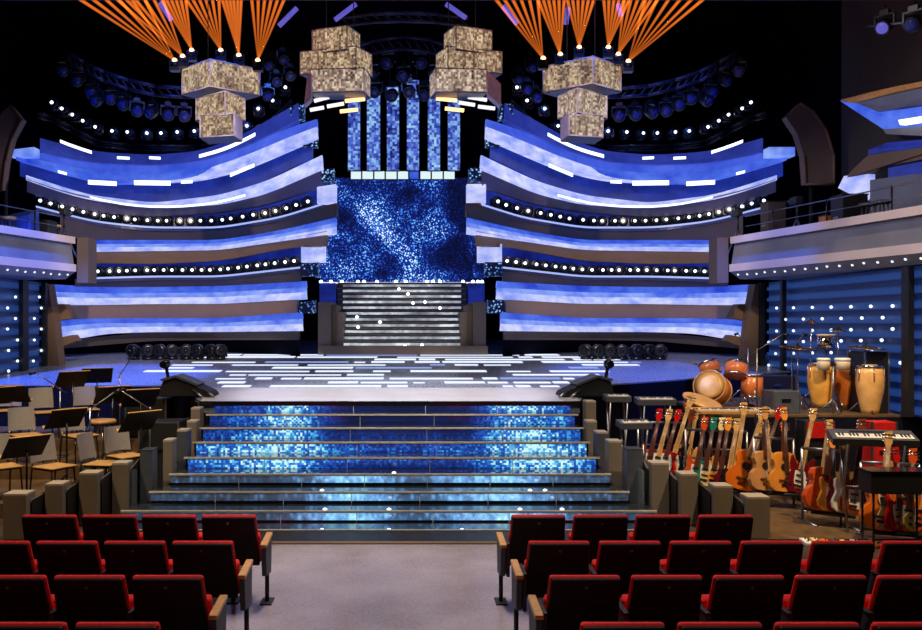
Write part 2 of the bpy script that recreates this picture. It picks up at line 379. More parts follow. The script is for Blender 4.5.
# stage deck
out = [(-3.4, 14.5), (2.95, 14.5), (3.6, 16.9), (10.4, 17.2 + 3.4), (10.4, 31.5), (-10.4, 31.5), (-10.4, 17.2), (-4.4, 16.9)]
b = MB(); n = len(out)
b.add([(x, y, .0) for x, y in out] + [(x, y, SZ(y)) for x, y in out], [tuple(range(n))[::-1], tuple(range(n, 2 * n))] + [(i, (i + 1) % n, n + (i + 1) % n, n + i) for i in range(n)])
stage = struct(b.build('floor_stage', M['stage']))
ap = MB(); D0, D1 = 14.5, 16.45
ap.hexa([(-3.4, D0, SZ(D0) + .002), (2.95, D0, SZ(D0) + .002), (3.17, D1, SZ(D1) + .002), (-3.74, D1, SZ(D1) + .002)],
        [(-3.4, D0, SZ(D0) + .012), (2.95, D0, SZ(D0) + .012), (3.17, D1, SZ(D1) + .012), (-3.74, D1, SZ(D1) + .012)])
ap.build('apron_panel', M['apron'], stage)
struct(MB().span(-3.42, 2.97, 14.44, 14.5, SZ(14.5) - .06, SZ(14.5) + .014).build('trim_3', M['black_gloss']))
# light strips let into the deck
rows = [(355.6, 212, 560), (357.8, 190, 610), (360.2, 196, 640), (362.8, 190, 650), (365.6, 160, 640), (368.6, 145, 655), (372.0, 140, 610), (375.6, 215, 600), (379.4, 208, 575), (383.4, 212, 570), (387.2, 212, 560)]
nstrip = 0
for yy, xa, xb in rows:
    kk = (yy - 322) / F; d = (1.34 - 14.5 * kk) / (kk + .04); D = 14.5 + d
    px = xa + random.uniform(0, 18)
    while px < xb:
        L = random.choice((14, 24, 40, 70, 100)) * random.uniform(.7, 1.2); L = min(L, xb - px)
        if random.random() < .86 and L > 7 and nstrip < 98:
            x0, x1 = XX(px, D), XX(px + L, D); w = random.choice((.13, .2, .26)) * (D / 16.0) ** 1.3
            h0, h1 = SZ(D) + .003, SZ(D + w) + .003
            b = MB().hexa([(x0, D, h0), (x1, D, h0), (x1, D + w, h1), (x0, D + w, h1)], [(x0, D, h0 + .008), (x1, D, h0 + .008), (x1, D + w, h1 + .008), (x0, D + w, h1 + .008)])
            b.build('light_strip', M['strip_led'] if random.random() < .86 else M['strip_led_dim'], stage); nstrip += 1
        px += L + random.choice((3, 6, 10, 20))

# ================================================================== GLASS STAIR FROM HALL TO STAGE
st = empty('glass_staircase', (0, 10.9, 0), 0, 'wide glass stair with glowing blue screens leading up to the stage', 'stairs')
R_, T_ = .1625, .45
XL = [0, -3.70, -3.46, -3.31, -3.215, -3.2, -3.2, -3.2, -3.2]; XR = [0, 3.30, 3.06, 2.92, 2.86, 2.815, 2.815, 2.815, 2.815]
def stair_half(k): return XL[k], XR[k]
xl, xr = -3.72, 3.32
MB().span(xl, xr, 10.9, 11.35, 0, .012).build('landing', M['tread_glass'], st, True)
MB().span(xl, xr, 10.87, 10.9, 0, .03).build('nosing', M['nosing'], st, True)
for k in range(1, 9):
    y0 = 10.9 + .45 * k; z0, z1 = R_ * (k - 1), R_ * k
    xl, xr = stair_half(k)
    if k <= 7:
        tr = MB().span(xl, xr, y0, y0 + T_ - .002, z1 - .03, z1).build('tread', M['tread_glass'], st, True)
        MB().span(xl - .012, xr + .012, y0 - .025, y0 + .006, z1 - .016, z1 + .008).build('nosing', M['nosing'], tr)
    up = k >= 4
    zl = z0 if up else z0 + .035
    if k == 8: y0 -= .06
    rs = MB().span(xl + (.04 if up else 0), xr - (.04 if up else 0), y0 + .012, y0 + .03, zl + .002, z1 - .032).build('riser', M['riser_led'] if up else M['riser_glass'], st, True)
    if not up: MB().span(xl, xr, y0 + .016, y0 + .04, z0, zl).build('kick_strip', M['riser_back'], rs)
    nd = 7 if k < 4 else 5
    for i in range(1, nd):
        xx = xl + (xr - xl) * (i / nd) + (.08 if k % 2 else -.05)
        MB().span(xx - .005, xx + .005, y0 + .004, y0 + .014, z0 + .002, z1 - .03).build('glass_joint', M['white_plastic'], rs)
    if k < 8: MB().span(xl, xr, y0 + .05, y0 + .45, max(0, z0 - .0), z1 - .035).build('carcass', M['riser_back'], st, True)
# star-like lamp reflections on the treads, painted as small glowing studs
for k, px in ((0, 389), (1, 389), (3, 394), (0, 462), (1, 520), (2, 530), (1, 325), (2, 322), (2, 545), (0, 322), (1, 562)):
    D = 10.98 + .45 * k; z = R_ * k
    MB().lathe([(.028, 0), (.028, .01), (.012, .02)], (XX(px, D), D, z), 10).build('step_glow', M['star'], st, True)

# ================================================================== PIT PILLARS AND PANELS
left_p = [(3, 26, 494, 10.45), (45, 62, 484, 10.85), (79, 97, 473, 11.2), (112, 127, 463, 11.6), (140, 152, 450, 11.95), (163, 172, 440, 12.4), (177, 187, 430, 12.9), (187, 196, 421, 13.4), (191, 200, 408, 14.0)]
right_p = [(748, 770, 497, 10.5), (715, 733, 486, 10.85), (681, 698, 474, 11.2), (652, 669, 463, 11.6), (627, 643, 449, 11.95), (609, 622, 441, 12.4), (597, 608, 432, 12.9), (587, 597, 421, 13.4), (586, 596, 401, 14.0)]
def pit_side(lst, sgn, side):
    geo = []
    for i, (xa, xb, yt, D) in enumerate(lst):
        x0, x1, zt = XX(xa, D), XX(xb, D), ZZ(yt, D)
        dp = .26
        r = empty('pillar', ((x0 + x1) / 2, D + dp / 2, 0), 0,
                  '%s grey box pillar counted from the seats, along the pit edge %s of the stair' % (ORD[i + 1], side), 'pillar', 'grey pillars along the pit edge')
        sx = 0.0
        def ring(z): return [(x0, D, z), (x1, D, z), (x1 + sx, D + dp, z), (x0 + sx, D + dp, z)]
        MB().hexa(ring(.012 if i < 5 else .02), ring(zt - .025)).build('body', M['pillar'] if i not in (4, 6) else M['slate'], r, True)
        MB().hexa(ring(zt - .025), ring(zt)).build('cap', M['pillar_cap'] if i != 4 else M['arm_panel'], r, True)
        geo.append((x0, x1, D, zt))
    for i in range(5):
        (a0, a1, Da, za), (b0, b1, Db, zb) = geo[i], geo[i + 1]
        if i == 4: continue
        p = (a1 + .02, Da + .12) if sgn < 0 else (a0 - .02, Da + .12); q = (b0 - .02, Db + .12) if sgn < 0 else (b1 + .02, Db + .12)
        za, zb = za - .1, zb - .12
        e = (.0, .06)
        r = empty('pit_panel', ((p[0] + q[0]) / 2, (p[1] + q[1]) / 2, 0), 0, 'black infill panel between the %s and %s grey pillars %s of the stair' % (ORD[i + 1], ORD[i + 2], side), 'panel', 'black panels between the pit pillars')
        MB().hexa([(p[0], p[1], .012), (q[0], q[1], .012), (q[0] + e[0], q[1] + e[1], .012), (p[0] + e[0], p[1] + e[1], .012)],
                  [(p[0], p[1], za), (q[0], q[1], zb), (q[0] + e[0], q[1] + e[1], zb), (p[0] + e[0], p[1] + e[1], za)]).build('board', M['pit_panel'], r, True)
        MB().hexa([(p[0], p[1] - .02, za), (q[0], q[1] - .02, zb), (q[0], q[1] + .1, zb), (p[0], p[1] + .1, za)],
                  [(p[0], p[1] - .02, za + .02), (q[0], q[1] - .02, zb + .02), (q[0], q[1] + .1, zb + .02), (p[0], p[1] + .1, za + .02)]).build('rail', M['pillar_cap'], r, True)
pit_side(left_p, -1, 'left'); pit_side(right_p, 1, 'right')
# clear acrylic sheets beside the lowest steps
def glass_mat():
    k = NT('clear_acrylic'); p = k.pbsdf((.85, .95, .95, 1), .04); p.inputs['Transmission Weight'].default_value = .9; p.inputs['IOR'].default_value = 1.2; return k.m
M['acrylic'] = glass_mat()
for sgn, xa, side in ((-1, 131, 'left'), (1, 644, 'right')):
    D = 11.72; x = XX(xa, D)
    o = MB().span(x, x + .02 * sgn * -1, D - .02, D + .5, .02, .62).build('acrylic_screen', M['acrylic'])
    tag(o, 'small clear acrylic sheet between the tall pillars %s of the stair' % side, 'glass screen')

# ================================================================== TIERED WINGS
def Dw(x):
    t = (x - 170) / 150.0
    return 25.0 - 2.4 * t * t
def ribbon(pts, ot, ob, th=.22, mirror=False, n=44, x0=None, x1=None, split=None, dz=0.0):
    """curved board between two traced edges; ot/ob = how far top and bottom edge stand forward (m)"""
    lo = pts[0][0] if x0 is None else x0; hi = pts[-1][0] if x1 is None else x1
    vs, fs = [], []
    for i in range(n + 1):
        x = lo + (hi - lo) * i / n; yt, yb = smooth_lerp(pts, x)
        if split: yt, yb = yt + (yb - yt) * split[0], yt + (yb - yt) * split[1]
        D = Dw(x); q = 803.0 - x if mirror else x
        a = W(q, yt, D - ot); c = W(q, yb, D - ob)
        d = a + Vector((0, th + ot - min(ot, ob), 0)); e = c + Vector((0, th + ob - min(ot, ob), 0))
        vs += [a, c, e, d]
    for i in range(n):
        k, m = 4 * i, 4 * i + 4
        for j in range(4): fs.append((k + j, k + (j + 1) % 4, m + (j + 1) % 4, m + j))
    fs += [(3, 2, 1, 0), (4 * n, 4 * n + 1, 4 * n + 2, 4 * n + 3)]
    return MB().add(vs, fs)
BANDS = [
 # name, material, forward top, forward bottom, points
 ('base_board', 'tier_dark', .1, .0, [(58, 341, 349), (150, 332, 341), (220, 332, 340), (299, 331, 340)]),
 ('lit_fascia', 'L', .05, .45, [(53, 320, 341), (75, 317, 339), (100, 317, 334), (153, 318, 332), (220, 318, 332), (302, 312, 331)]),
 ('soffit_board', 'tier_grey', .4, .05, [(62, 305, 321), (153, 304, 318), (220, 304, 318), (297, 299, 313)]),
 ('lit_fascia', 'L', .05, .45, [(46, 284, 305), (100, 287, 305), (153, 287, 304), (220, 286, 304), (306, 281, 299)]),
 ('soffit_board', 'tier_dark', .35, .05, [(75, 279, 287), (153, 277, 287), (220, 278, 286), (300, 268, 282)]),
 ('soffit_board', 'tier_grey', .4, .0, [(80, 252, 263), (153, 251, 264), (220, 250, 261), (300, 236, 246), (327, 231, 246)]),
 ('lit_fascia', 'L', .05, .45, [(78, 240, 252), (153, 240, 251), (220, 240, 250), (280, 230, 241), (336, 217, 233)]),
 ('soffit_board', 'tier_dark', .35, .05, [(60, 214, 236), (95, 223, 240), (153, 227, 240), (220, 228, 240), (280, 217, 231), (336, 203, 218)]),
 ('soffit_board', 'tier_violet', .4, .0, [(27, 179, 192), (60, 190, 204), (100, 199, 213), (153, 208, 217), (220, 205, 213), (270, 193, 204), (321, 170, 187)]),
 ('lit_fascia', 'P', .05, .42, [(26, 175, 180), (60, 186, 192), (90, 195, 200), (153, 203, 208), (220, 195, 205), (267, 181, 194), (322, 155, 170)]),
 ('gloss_fascia', 'D', -.3, -.1, [(20, 158, 176), (60, 172, 187), (100, 182, 196), (153, 185, 204), (220, 178, 196), (262, 162, 182), (312, 138, 158)]),
 ('lit_fascia', 'V', .05, .45, [(16, 149, 160), (60, 156, 173), (100, 162, 183), (153, 164, 182), (200, 160, 179), (246, 146, 167), (288, 128, 149), (317, 119, 136)]),
 ('gloss_fascia', 'D2', .0, .25, [(40, 138, 152), (70, 146, 159), (100, 152, 163), (153, 155, 165), (200, 151, 161), (240, 136, 148), (270, 119, 134), (298, 103, 120)]),
]
def wing(mir):
    side = 'right' if mir else 'left'
    fx = (lambda x: 803.0 - x) if mir else (lambda x: x)
    D = 25.0
    r = empty('tiered_set_wing', (XX(fx(170), 25), 25, SZ(25)), 0, 'curved white and blue lit stage wing of stacked tiers %s of the central stair' % side, 'stage set')
    for nm, mt, ot, ob, pts in BANDS:
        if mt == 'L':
            for s0, s1, mm in ((0, .36, 'lit_blue'), (.36, .62, 'lit_mid'), (.62, 1, 'lit_pale')):  # light gradient from deep blue to pale painted in glowing steps
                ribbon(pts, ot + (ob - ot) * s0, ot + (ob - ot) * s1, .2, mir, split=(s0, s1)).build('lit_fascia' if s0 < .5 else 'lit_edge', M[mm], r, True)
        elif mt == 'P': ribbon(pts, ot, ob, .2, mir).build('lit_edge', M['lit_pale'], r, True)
        elif mt == 'V':
            ribbon(pts, ot, (ot + ob) / 2, .2, mir, split=(0, .5)).build(nm, M['lit_violet'], r, True)
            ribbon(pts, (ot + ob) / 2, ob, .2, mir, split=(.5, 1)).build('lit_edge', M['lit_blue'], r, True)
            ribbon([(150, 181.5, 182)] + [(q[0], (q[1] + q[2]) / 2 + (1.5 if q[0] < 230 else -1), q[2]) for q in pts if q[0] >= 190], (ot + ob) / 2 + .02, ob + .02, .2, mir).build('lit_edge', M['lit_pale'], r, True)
        elif mt == 'D': ribbon(pts, ot, ob, .2, mir).build(nm, M['lit_deep'], r, True)
        elif mt == 'D2': ribbon(pts, ot, ob, .2, mir).build(nm, M['lit_top'], r, True)
        else: ribbon(pts, ot, ob, .2, mir).build(nm, M[mt], r, True)
    # recesses with a shelf each for the lamp rows
    for pts in ([(82, 259, 280), (153, 262, 278), (220, 260, 278), (300, 244, 269)], [(36, 186, 208), (74, 199, 218), (95, 204, 223), (133, 211, 227.5), (153, 213, 229), (220, 211, 229), (280, 198, 219), (321, 186, 206)]):
        ribbon(pts, -.75, -.75, .1, mir).build('recess_back', M['lit_deep'], r, True)  # blue lamp light on the recess wall painted in as glow
        vs, fs = [], []
        n = 40
        for i in range(n + 1):
            x = pts[0][0] + (pts[-1][0] - pts[0][0]) * i / n; yt, yb = smooth_lerp(pts, x); Dd = Dw(x)
            a = W(fx(x), yb, Dd - .34); vs += [a, a + Vector((0, 1.05, 0)), a + Vector((0, 1.05, -.06)), a + Vector((0, 0, -.06))]
        for i in range(n):
            k, m = 4 * i, 4 * i + 4
            for j in range(4): fs.append((k + j, k + (j + 1) % 4, m + (j + 1) % 4, m + j))
        fs += [(3, 2, 1, 0), (4 * n, 4 * n + 1, 4 * n + 2, 4 * n + 3)]
        MB().add(vs, fs).build('lamp_shelf', M['tier_ledge'], r, True)
        ribbon([(p[0], p[2] - 2.4, p[2] - .6) for p in pts], .36, .36, .02, mir).build('shelf_edge_light', M['neon_soft'], r, True)
    # neon tubes
    for pts, hw in (([(60, 141), (75, 147), (91, 152)], 1.5), ([(117, 157.5), (129, 158)], 1.2), ([(149, 157.5), (160, 158)], 1.2), ([(199, 156), (225, 149), (240, 142), (255, 134)], 1.5),
                    ([(58, 171.5), (66, 173.5)], 1.3), ([(88, 182), (116, 183.5)], 2.1), ([(134, 182.5), (170, 183)], 2.2), ([(181, 182), (192, 181.5)], 1.3), ([(230, 175), (242, 170), (254, 165)], 1.6),
                    ([(90, 197), (120, 204), (153, 207), (190, 206), (220, 202), (245, 195)], .9)):
        p2 = [(x, y - hw, y + hw) for x, y in pts]
        ribbon(p2, .52, .52, .06, mir, n=10).build('neon_tube', M['neon'], r, True)
    # inner end faces, outer brackets, dark plinth
    for x0, x1, y0, y1, mt in ((8, 34, 147, 156, 'lit_mid'), (317, 336, 184, 203, 'lit_pale'), (301, 325, 244, 262, 'lit_pale'), (303, 322, 235, 247, 'tier_grey'), (299, 315, 300, 313, 'sparkle'), (318, 334, 168, 181, 'sparkle'), (290, 304, 104, 119, 'sparkle'), (303, 317, 134, 146, 'sparkle'), (300, 318, 262, 276, 'sparkle'), (322, 337, 203, 215, 'tier_grey')):
        Dd = Dw(x0) - .15; xa, xb = sorted((fx(x0), fx(x1)))
        q = [W(xa, y1, Dd), W(xb, y1, Dd), W(xb, y0, Dd), W(xa, y0 + (3 if not mir else 0), Dd)]
        MB().prism(q, (0, .35, 0)).build('end_block', M[mt], r, True)
    for poly in ([(48, 304), (64, 304), (72, 318), (54, 321)], [(52, 339), (58, 348), (76, 341), (72, 335)], [(44, 284), (48, 284), (54, 318), (60, 372), (45, 372)]):
        q = [W(fx(x), y, (21.6 if poly[0][0] != 44 else 21.2)) for x, y in poly]
        MB().prism(q, (0, .4, 0)).build('bracket', M['brown_panel'], r, True)
    ribbon([(60, 338, 362), (150, 338, 356), (300, 338, 358)], -.9, -.9, .1, mir).build('plinth', M['drape'], r, True)
    return r
wing(False); wing(True)
# ================================================================== STAGE LAMPS ON THE TIERS
def moving_head(name, lens_mat, r=.15):
    o = empty(name, (0, 0, 0)); o['category'] = 'stage lamp'
    MB().lathe([(.13, 0), (.14, .03), (.12, .07), (.06, .08)], (0, 0, 0), 12).build('base', M['lamp_black'], o)
    b = MB(); b.box((-.15, 0, .17), (.03, .08, .22)); b.box((.15, 0, .17), (.03, .08, .22)); b.box((0, 0, .085), (.32, .08, .03)); b.build('yoke', M['lamp_black'], o)
    rot = Matrix.Rotation(PI / 2, 3, 'X')
    MB().lathe([(.05, -.14), (.10, -.11), (r, -.02), (r, .1), (r * .9, .13), (r * .55, .128)], (0, 0, .21), 14, rot).build('head', M['lamp_black'], o)
    MB().lathe([(.045, .12), (.042, .15), (.02, .158)], (0, 0, .21), 12, rot).build('lens', lens_mat, o)
    return o
pm = Proto(moving_head('moving_head_lamp', M['lens']))
def lamp_row(pts, mir, rowname, grp, ydown=0.0, base=None):
    side = 'right' if mir else 'left'
    for i, (x, y, yb) in enumerate(pts):
        q = 803 - x if mir else x
        D = Dw(x) + (.12 if base is None else base)
        p = W(q, yb, D)
        o = pm.put((p.x, p.y, p.z), (0, 0, random.uniform(-.35, .35)), '%s black moving-head lamp from the outer end, %s, %s stage wing' % (ORD[i + 1], rowname, side), grp)
low = [(82, 259, 279.5), (153, 262, 277.5), (220, 260, 277.5), (300, 244, 268.5)]
mid = [(36, 186, 207.5), (74, 199, 217.5), (95, 204, 222.5), (133, 211, 227), (153, 213, 228.5), (220, 211, 228.5), (280, 198, 218.5), (321, 186, 205.5)]
for mir in (False, True):
    s = 'right' if mir else 'left'
    pts = []
    x = 91.0
    while x < 300: yt, yb = smooth_lerp(low, x); pts.append((x, yt, yb)); x += 9.3
    lamp_row(pts, mir, 'lower lamp shelf', 'lamps on the lower shelf of the %s stage wing' % s)
    pts = []; x = 42.0
    while x < 312: yt, yb = smooth_lerp(mid, x); pts.append((x, yt, yb)); x += 10.6
    lamp_row(pts, mir, 'upper lamp shelf', 'lamps on the upper shelf of the %s stage wing' % s)
    top = [(53, 104), (63, 110), (75, 116), (86, 122), (98, 128), (114, 132), (130, 133), (147, 134), (162, 134), (178, 133), (195, 132), (247, 127), (259, 110), (275, 102), (285, 89)]
    # a bent pipe carries the top row
    r = empty('lamp_bridge', (0, Dw(150), 0), 0, 'dark curved lamp bridge above the top tier of the %s stage wing' % s, 'truss')
    fx = (lambda v: 803 - v) if mir else (lambda v: v)
    cur = [(36, 112), (53, 117), (75, 129), (98, 141), (130, 145), (195, 146), (230, 142), (255, 128), (275, 116), (292, 100)]
    for dy, dd in ((0, .3), (5, .3), (2, .75)):
        MB().path([W(fx(x), y + dy, Dw(x) + dd) for x, y in cur], .05, 6).build('pipe', M['black_gloss'], r, True)
    for i, (x, y) in enumerate(cur[:-1]):
        MB().tube(W(fx(x), y, Dw(x) + .3), W(fx(x), y + 6, Dw(x) + .7), .03, n=6).build('strut', M['black_gloss'], r, True)
    lamp_row([(x, y, y + 7.2) for x, y in top], mir, 'top lamp bridge', 'lamps on the top bridge of the %s stage wing' % s, base=.3)

# hanging lamps under two curved trusses
def hanging_lamp():
    o = empty('hanging_lamp'); o['category'] = 'stage lamp'
    b = MB(); b.box((0, 0, -.05), (.16, .12, .1)); b.tube((0, 0, 0), (0, 0, .1), .02); b.build('clamp_base', M['lamp_black'], o)
    b = MB(); b.box((-.17, 0, -.2), (.03, .08, .24)); b.box((.17, 0, -.2), (.03, .08, .24)); b.box((0, 0, -.1), (.36, .08, .03)); b.build('yoke', M['lamp_black'], o)
    rot = Matrix.Rotation(PI / 2 + .5, 3, 'X')
    MB().lathe([(.06, -.2), (.12, -.14), (.15, .0), (.15, .12), (.13, .15)], (0, 0, -.3), 14, rot).build('head', M['cloth_blue'] if False else M['lamp_black'], o)
    MB().lathe([(.11, .151), (.10, .165), (.04, .18)], (0, 0, -.3), 12, rot).build('lens', M['lens_blue'], o)
    return o
ph = Proto(hanging_lamp())
def truss(pl, D, label, r_=.045, depth=.45, gap=9, nm='hanging_truss'):
    r = empty(nm, (XX(pl[0][0], D), D, ZZ(pl[0][1], D)), 0, label, 'truss')
    ch = []
    for dy, dd in ((0, 0), (gap, 0), (0, depth), (gap, depth)):
        c = [W(x, y + dy, D + dd) for x, y in pl]; ch.append(c)
        MB().path(c, r_, 6).build('chord', M['truss'], r, True)
    lat = MB()
    for a, b in zip(range(len(pl) - 1), range(1, len(pl))):
        for i, j in ((0, 1), (2, 3), (0, 2), (1, 3)):
            for t in range(3):
                p = ch[i][a].lerp(ch[i][b], t / 3); q = ch[j][a].lerp(ch[j][b], (t + 1) / 3)
                lat.tube(p, q, r_ * .5, n=5)
    lat.build('lattice', M['truss'], r, True)
    return r
M['truss'] = plain('truss_dark_metal', rgb(44, 46, 74), .4, .3)
for mir in (False, True):
    s = 'right' if mir else 'left'
    fx = (lambda v: 803 - v) if mir else (lambda v: v)
    pl = [(fx(x), y) for x, y in ((66, 52), (84, 62), (104, 72), (128, 80), (155, 86), (182, 88), (205, 88))]
    truss(pl, 21.5, 'curved dark lattice truss hung above the %s stage wing' % s)
    for i, (x, y) in enumerate(((64, 62), (78, 72), (92, 84), (97, 92), (112, 90), (124, 96), (137, 102), (152, 104), (168, 106), (184, 107))):
        p = W(fx(x), y - 4, 21.6)
        ph.put((p.x, p.y, p.z), (0, 0, random.uniform(-.5, .5)), '%s dark hanging lamp from the outer end of the %s curved truss' % (ORD[i + 1], s), 'lamps hung from the %s curved truss' % s)
# round trusswork and big round lamps above the centre
pl = [(352, 48), (378, 40), (404, 37), (430, 40), (452, 48)]
truss(pl, 24.0, 'dark lattice truss crossing above the hanging light columns', gap=12)
pl = [(340, 18), (372, 14), (404, 13), (436, 14), (468, 18)]
truss(pl, 20.0, 'dark lattice truss nearest the ceiling over the stage centre', gap=8)
for i, (x, y) in enumerate(((357, 44), (372, 66), (388, 55), (404, 68), (420, 55), (436, 66), (449, 44), (375, 84), (392, 88), (409, 84), (425, 87))):
    p = W(x, y - 6, 25.2)
    ph.put((p.x, p.y, p.z), (0, 0, random.uniform(-.4, .4)), '%s dark round lamp of the cluster hung above the light columns' % ORD[i + 1], 'round lamps above the light columns', 1.25)
for i, (x, y) in enumerate(((270, 60), (283, 54), (276, 76), (290, 70), (268, 90), (518, 74), (531, 62), (527, 84), (536, 92))):
    p = W(x, y - 6, 23.5)
    ph.put((p.x, p.y, p.z), (0, 0, random.uniform(-.4, .4)), '%s dark lamp hung between the cube clusters %s of centre' % (ORD[i + 1 if i < 5 else i - 4], 'left' if i < 5 else 'right'), 'lamps hung between the cube clusters')
# pipe with two lamps on the right wall
r = empty('wall_lamp_pipe', W(878, 20, 16.5), 0, 'short dark lamp pipe high on the right wall with a blue glint', 'lamp pipe')
MB().tube(W(868, 26, 16.8), W(918, 21, 15.6), .025, n=8).build('pipe', M['steel'], r, True); MB().tube(W(890, 23.5, 16.3), W(890, 23.5, 16.3) + Vector((.9, 0, .2)), .025, n=6).build('bracket', M['black'], r, True)
for i, (x, y, D) in enumerate(((885, 10, 16.4), (914, 6, 15.7))):
    p = W(x, y, D); o = ph.put((p.x, p.y, p.z), (0, 0, -.9), 'dark lamp on the right wall pipe, the %s one from the stage' % ORD[i + 1], 'lamps on the right wall pipe')
    recolor(child(o, 'lens'), M['bar_violet'] if i == 0 else M['lens_blue'])
# slanted violet light bars under the ceiling
for i, (a, b_) in enumerate((((335, 20), (356, 4)), ((466, 18), (446, 4)), ((279, 26), (297, 8)), ((517, 24), (503, 6)), ((160, 3), (171, 20)), ((568, 8), (566, 24)), ((618, 4), (621, 16)))):
    D = 19.5
    r = empty('ceiling_light_bar', W(*a, D), 0, '%s violet light bar slanting under the ceiling' % ('left of centre', 'right of centre', 'second left of centre', 'second right of centre', 'outermost left', 'third right of centre', 'outermost right')[i], 'light bar', 'violet light bars under the ceiling')
    r['label'] = 'violet light bar slanting under the ceiling, ' + ('first left of centre', 'first right of centre', 'second left of centre', 'second right of centre', 'outermost on the left', 'third right of centre', 'outermost on the right')[i]
    MB().tube(W(*a, D), W(*b_, D), .06, n=8).build('housing', M['black'], r, True)
    MB().tube(W(*a, D - .05), W(*b_, D - .05), .055, n=8).build('tube', M['bar_violet'], r, True)

# ================================================================== CUBE CLUSTERS, FAN LAMPS AND BEAMS
def cube_box(px, yt, h, lx, ld, rx, rd, D):
    """box with its near vertical edge at pixel px; left face runs lx pixels left and ld metres back, right face likewise"""
    n = W(px, yt, D); m = F / D
    L = Vector((XX(px + lx, D + ld) - n.x, ld, 0)); R = Vector((XX(px + rx, D + rd) - n.x, rd, 0)); H = Vector((0, 0, -h / m))
    return [n + H, n + R + H, n + L + R + H, n + L + H], [n, n + R, n + L + R, n + L]
def cluster(lab, D, boxes, px, py, side=0):
    r = empty('hanging_screen_cluster', W(px, py, D), 0, lab, 'hanging screens')
    for i, (b, mt) in enumerate(boxes):
        lo, hi = cube_box(*b, D); z = Vector((0, 0, .02))
        c = MB().hexa(lo, hi).build('screen_cube', M[mt], r, True)
        for e0, e1 in ((lo[0], hi[0]), (lo[1], hi[1]), (lo[3], hi[3]), (hi[0], hi[1]), (hi[0], hi[3]), (lo[0], lo[1]), (lo[0], lo[3])): MB().tube(e0, e1, .013, n=6).build('edge_frame', M['cube_side'], c)
        if side and i == 2:
            a, b_ = (0, 3) if side < 0 else (0, 1)
            off = Vector((.012 * side, -.012, 0)); MB().prism([lo[a] + off, lo[b_] + off, hi[b_] + off, hi[a] + off], off * .5).build('side_panel', M['cube_side'], c)
        MB().hexa([v - z for v in lo], [v - z * .1 for v in lo]).build('underside', M['cube_base'], c)
    for k in (-.3, .3):
        p = W(px, py, D + .6) + Vector((k, 0, 0)); MB().tube(p, (p.x, p.y, 13), .012, n=6).build('hanging_wire', M['black'], r, True)
    return r
cA = [((210, 59, 27, -28, .7, 50, .75), 'cube_a'), ((225, 91, 23, -29, .6, 20, .6), 'cube_a'), ((234, 113, 22, -34, .25, 8, .6), 'cube_a')]
cluster('gold pixel screen cubes hung over the left stage wing, topped by orange fan lamps', 18.0, cA, 222, 62, 1)
cD = [((803 - 210, 56, 27, -50, .75, 28, .7), 'cube_a'), ((578, 88, 24, -20, .6, 29, .6), 'cube_b'), ((569, 113, 22, -8, .6, 34, .25), 'cube_b')]
cluster('gold pixel screen cubes hung over the right stage wing, topped by orange fan lamps', 18.0, cD, 581, 60, -1)
cB = [((347, 25, 24, -35, .35, 13, .6), 'cube_a'), ((356, 46, 23, -56, .4, 16, .6), 'cube_a'), ((364, 68, 23, -54, .1, 6, .6), 'cube_b')]
r1 = cluster('beige pixel screen cubes hung left above the light columns, orange bars beneath', 18.5, cB, 340, 30)
cC = [((456, 25, 24, -12, .6, 36, .35), 'cube_a'), ((448, 46, 22, -12, .6, 54, .4), 'cube_a'), ((436, 68, 23, -6, .6, 51, .1), 'cube_b')]
r2 = cluster('beige pixel screen cubes hung right above the light columns, orange bars beneath', 18.5, cC, 462, 30)
MB().prism([W(304, 105, 18.6), W(311, 98, 18.3), W(311, 72, 18.3), W(307, 78, 18.6)], (0, .3, 0)).build('side_panel', M['cube_side'], r1, True)
MB().prism([W(501, 106, 18.6), W(488, 94, 18.3), W(487, 70, 18.3), W(501, 84, 18.6)], (0, .3, 0)).build('side_panel', M['cube_side'], r2, True)
for r, bars in ((r1, ((345, 101, 365, 99, 'bar_orange'), (340, 111.5, 358, 109.5, 'bar_orange'), (314, 101, 329, 97, 'bar_white'), (310, 110, 324, 107.5, 'bar_white'), (327, 106.5, 344, 103.5, 'bar_white'))),
                (r2, ((436, 98.5, 457, 100.5, 'bar_orange'), (445, 108.5, 464, 110.5, 'bar_orange'), (459, 102.5, 475, 105, 'bar_white'), (468, 97, 487, 100, 'bar_white'), (478, 106.5, 495, 108.5, 'bar_white')))):
    for x0, y0, x1, y1, mt in bars:
        MB().tube(W(x0, y0, 19.0), W(x1, y1, 19.0), .042, n=8).build('light_bar', M[mt], r, True)
fans = [(175, 61, 84, 146), (183, 57, 120, 164), (192, 51, 163, 186), (221, 51, 188, 219), (239, 56, 223, 241), (258, 61, 252, 283),
        (543, 59, 498, 538), (560, 55, 539, 564), (579, 48, 568, 593), (608, 48, 604, 628), (618, 55, 624, 656), (628, 62, 645, 700)]
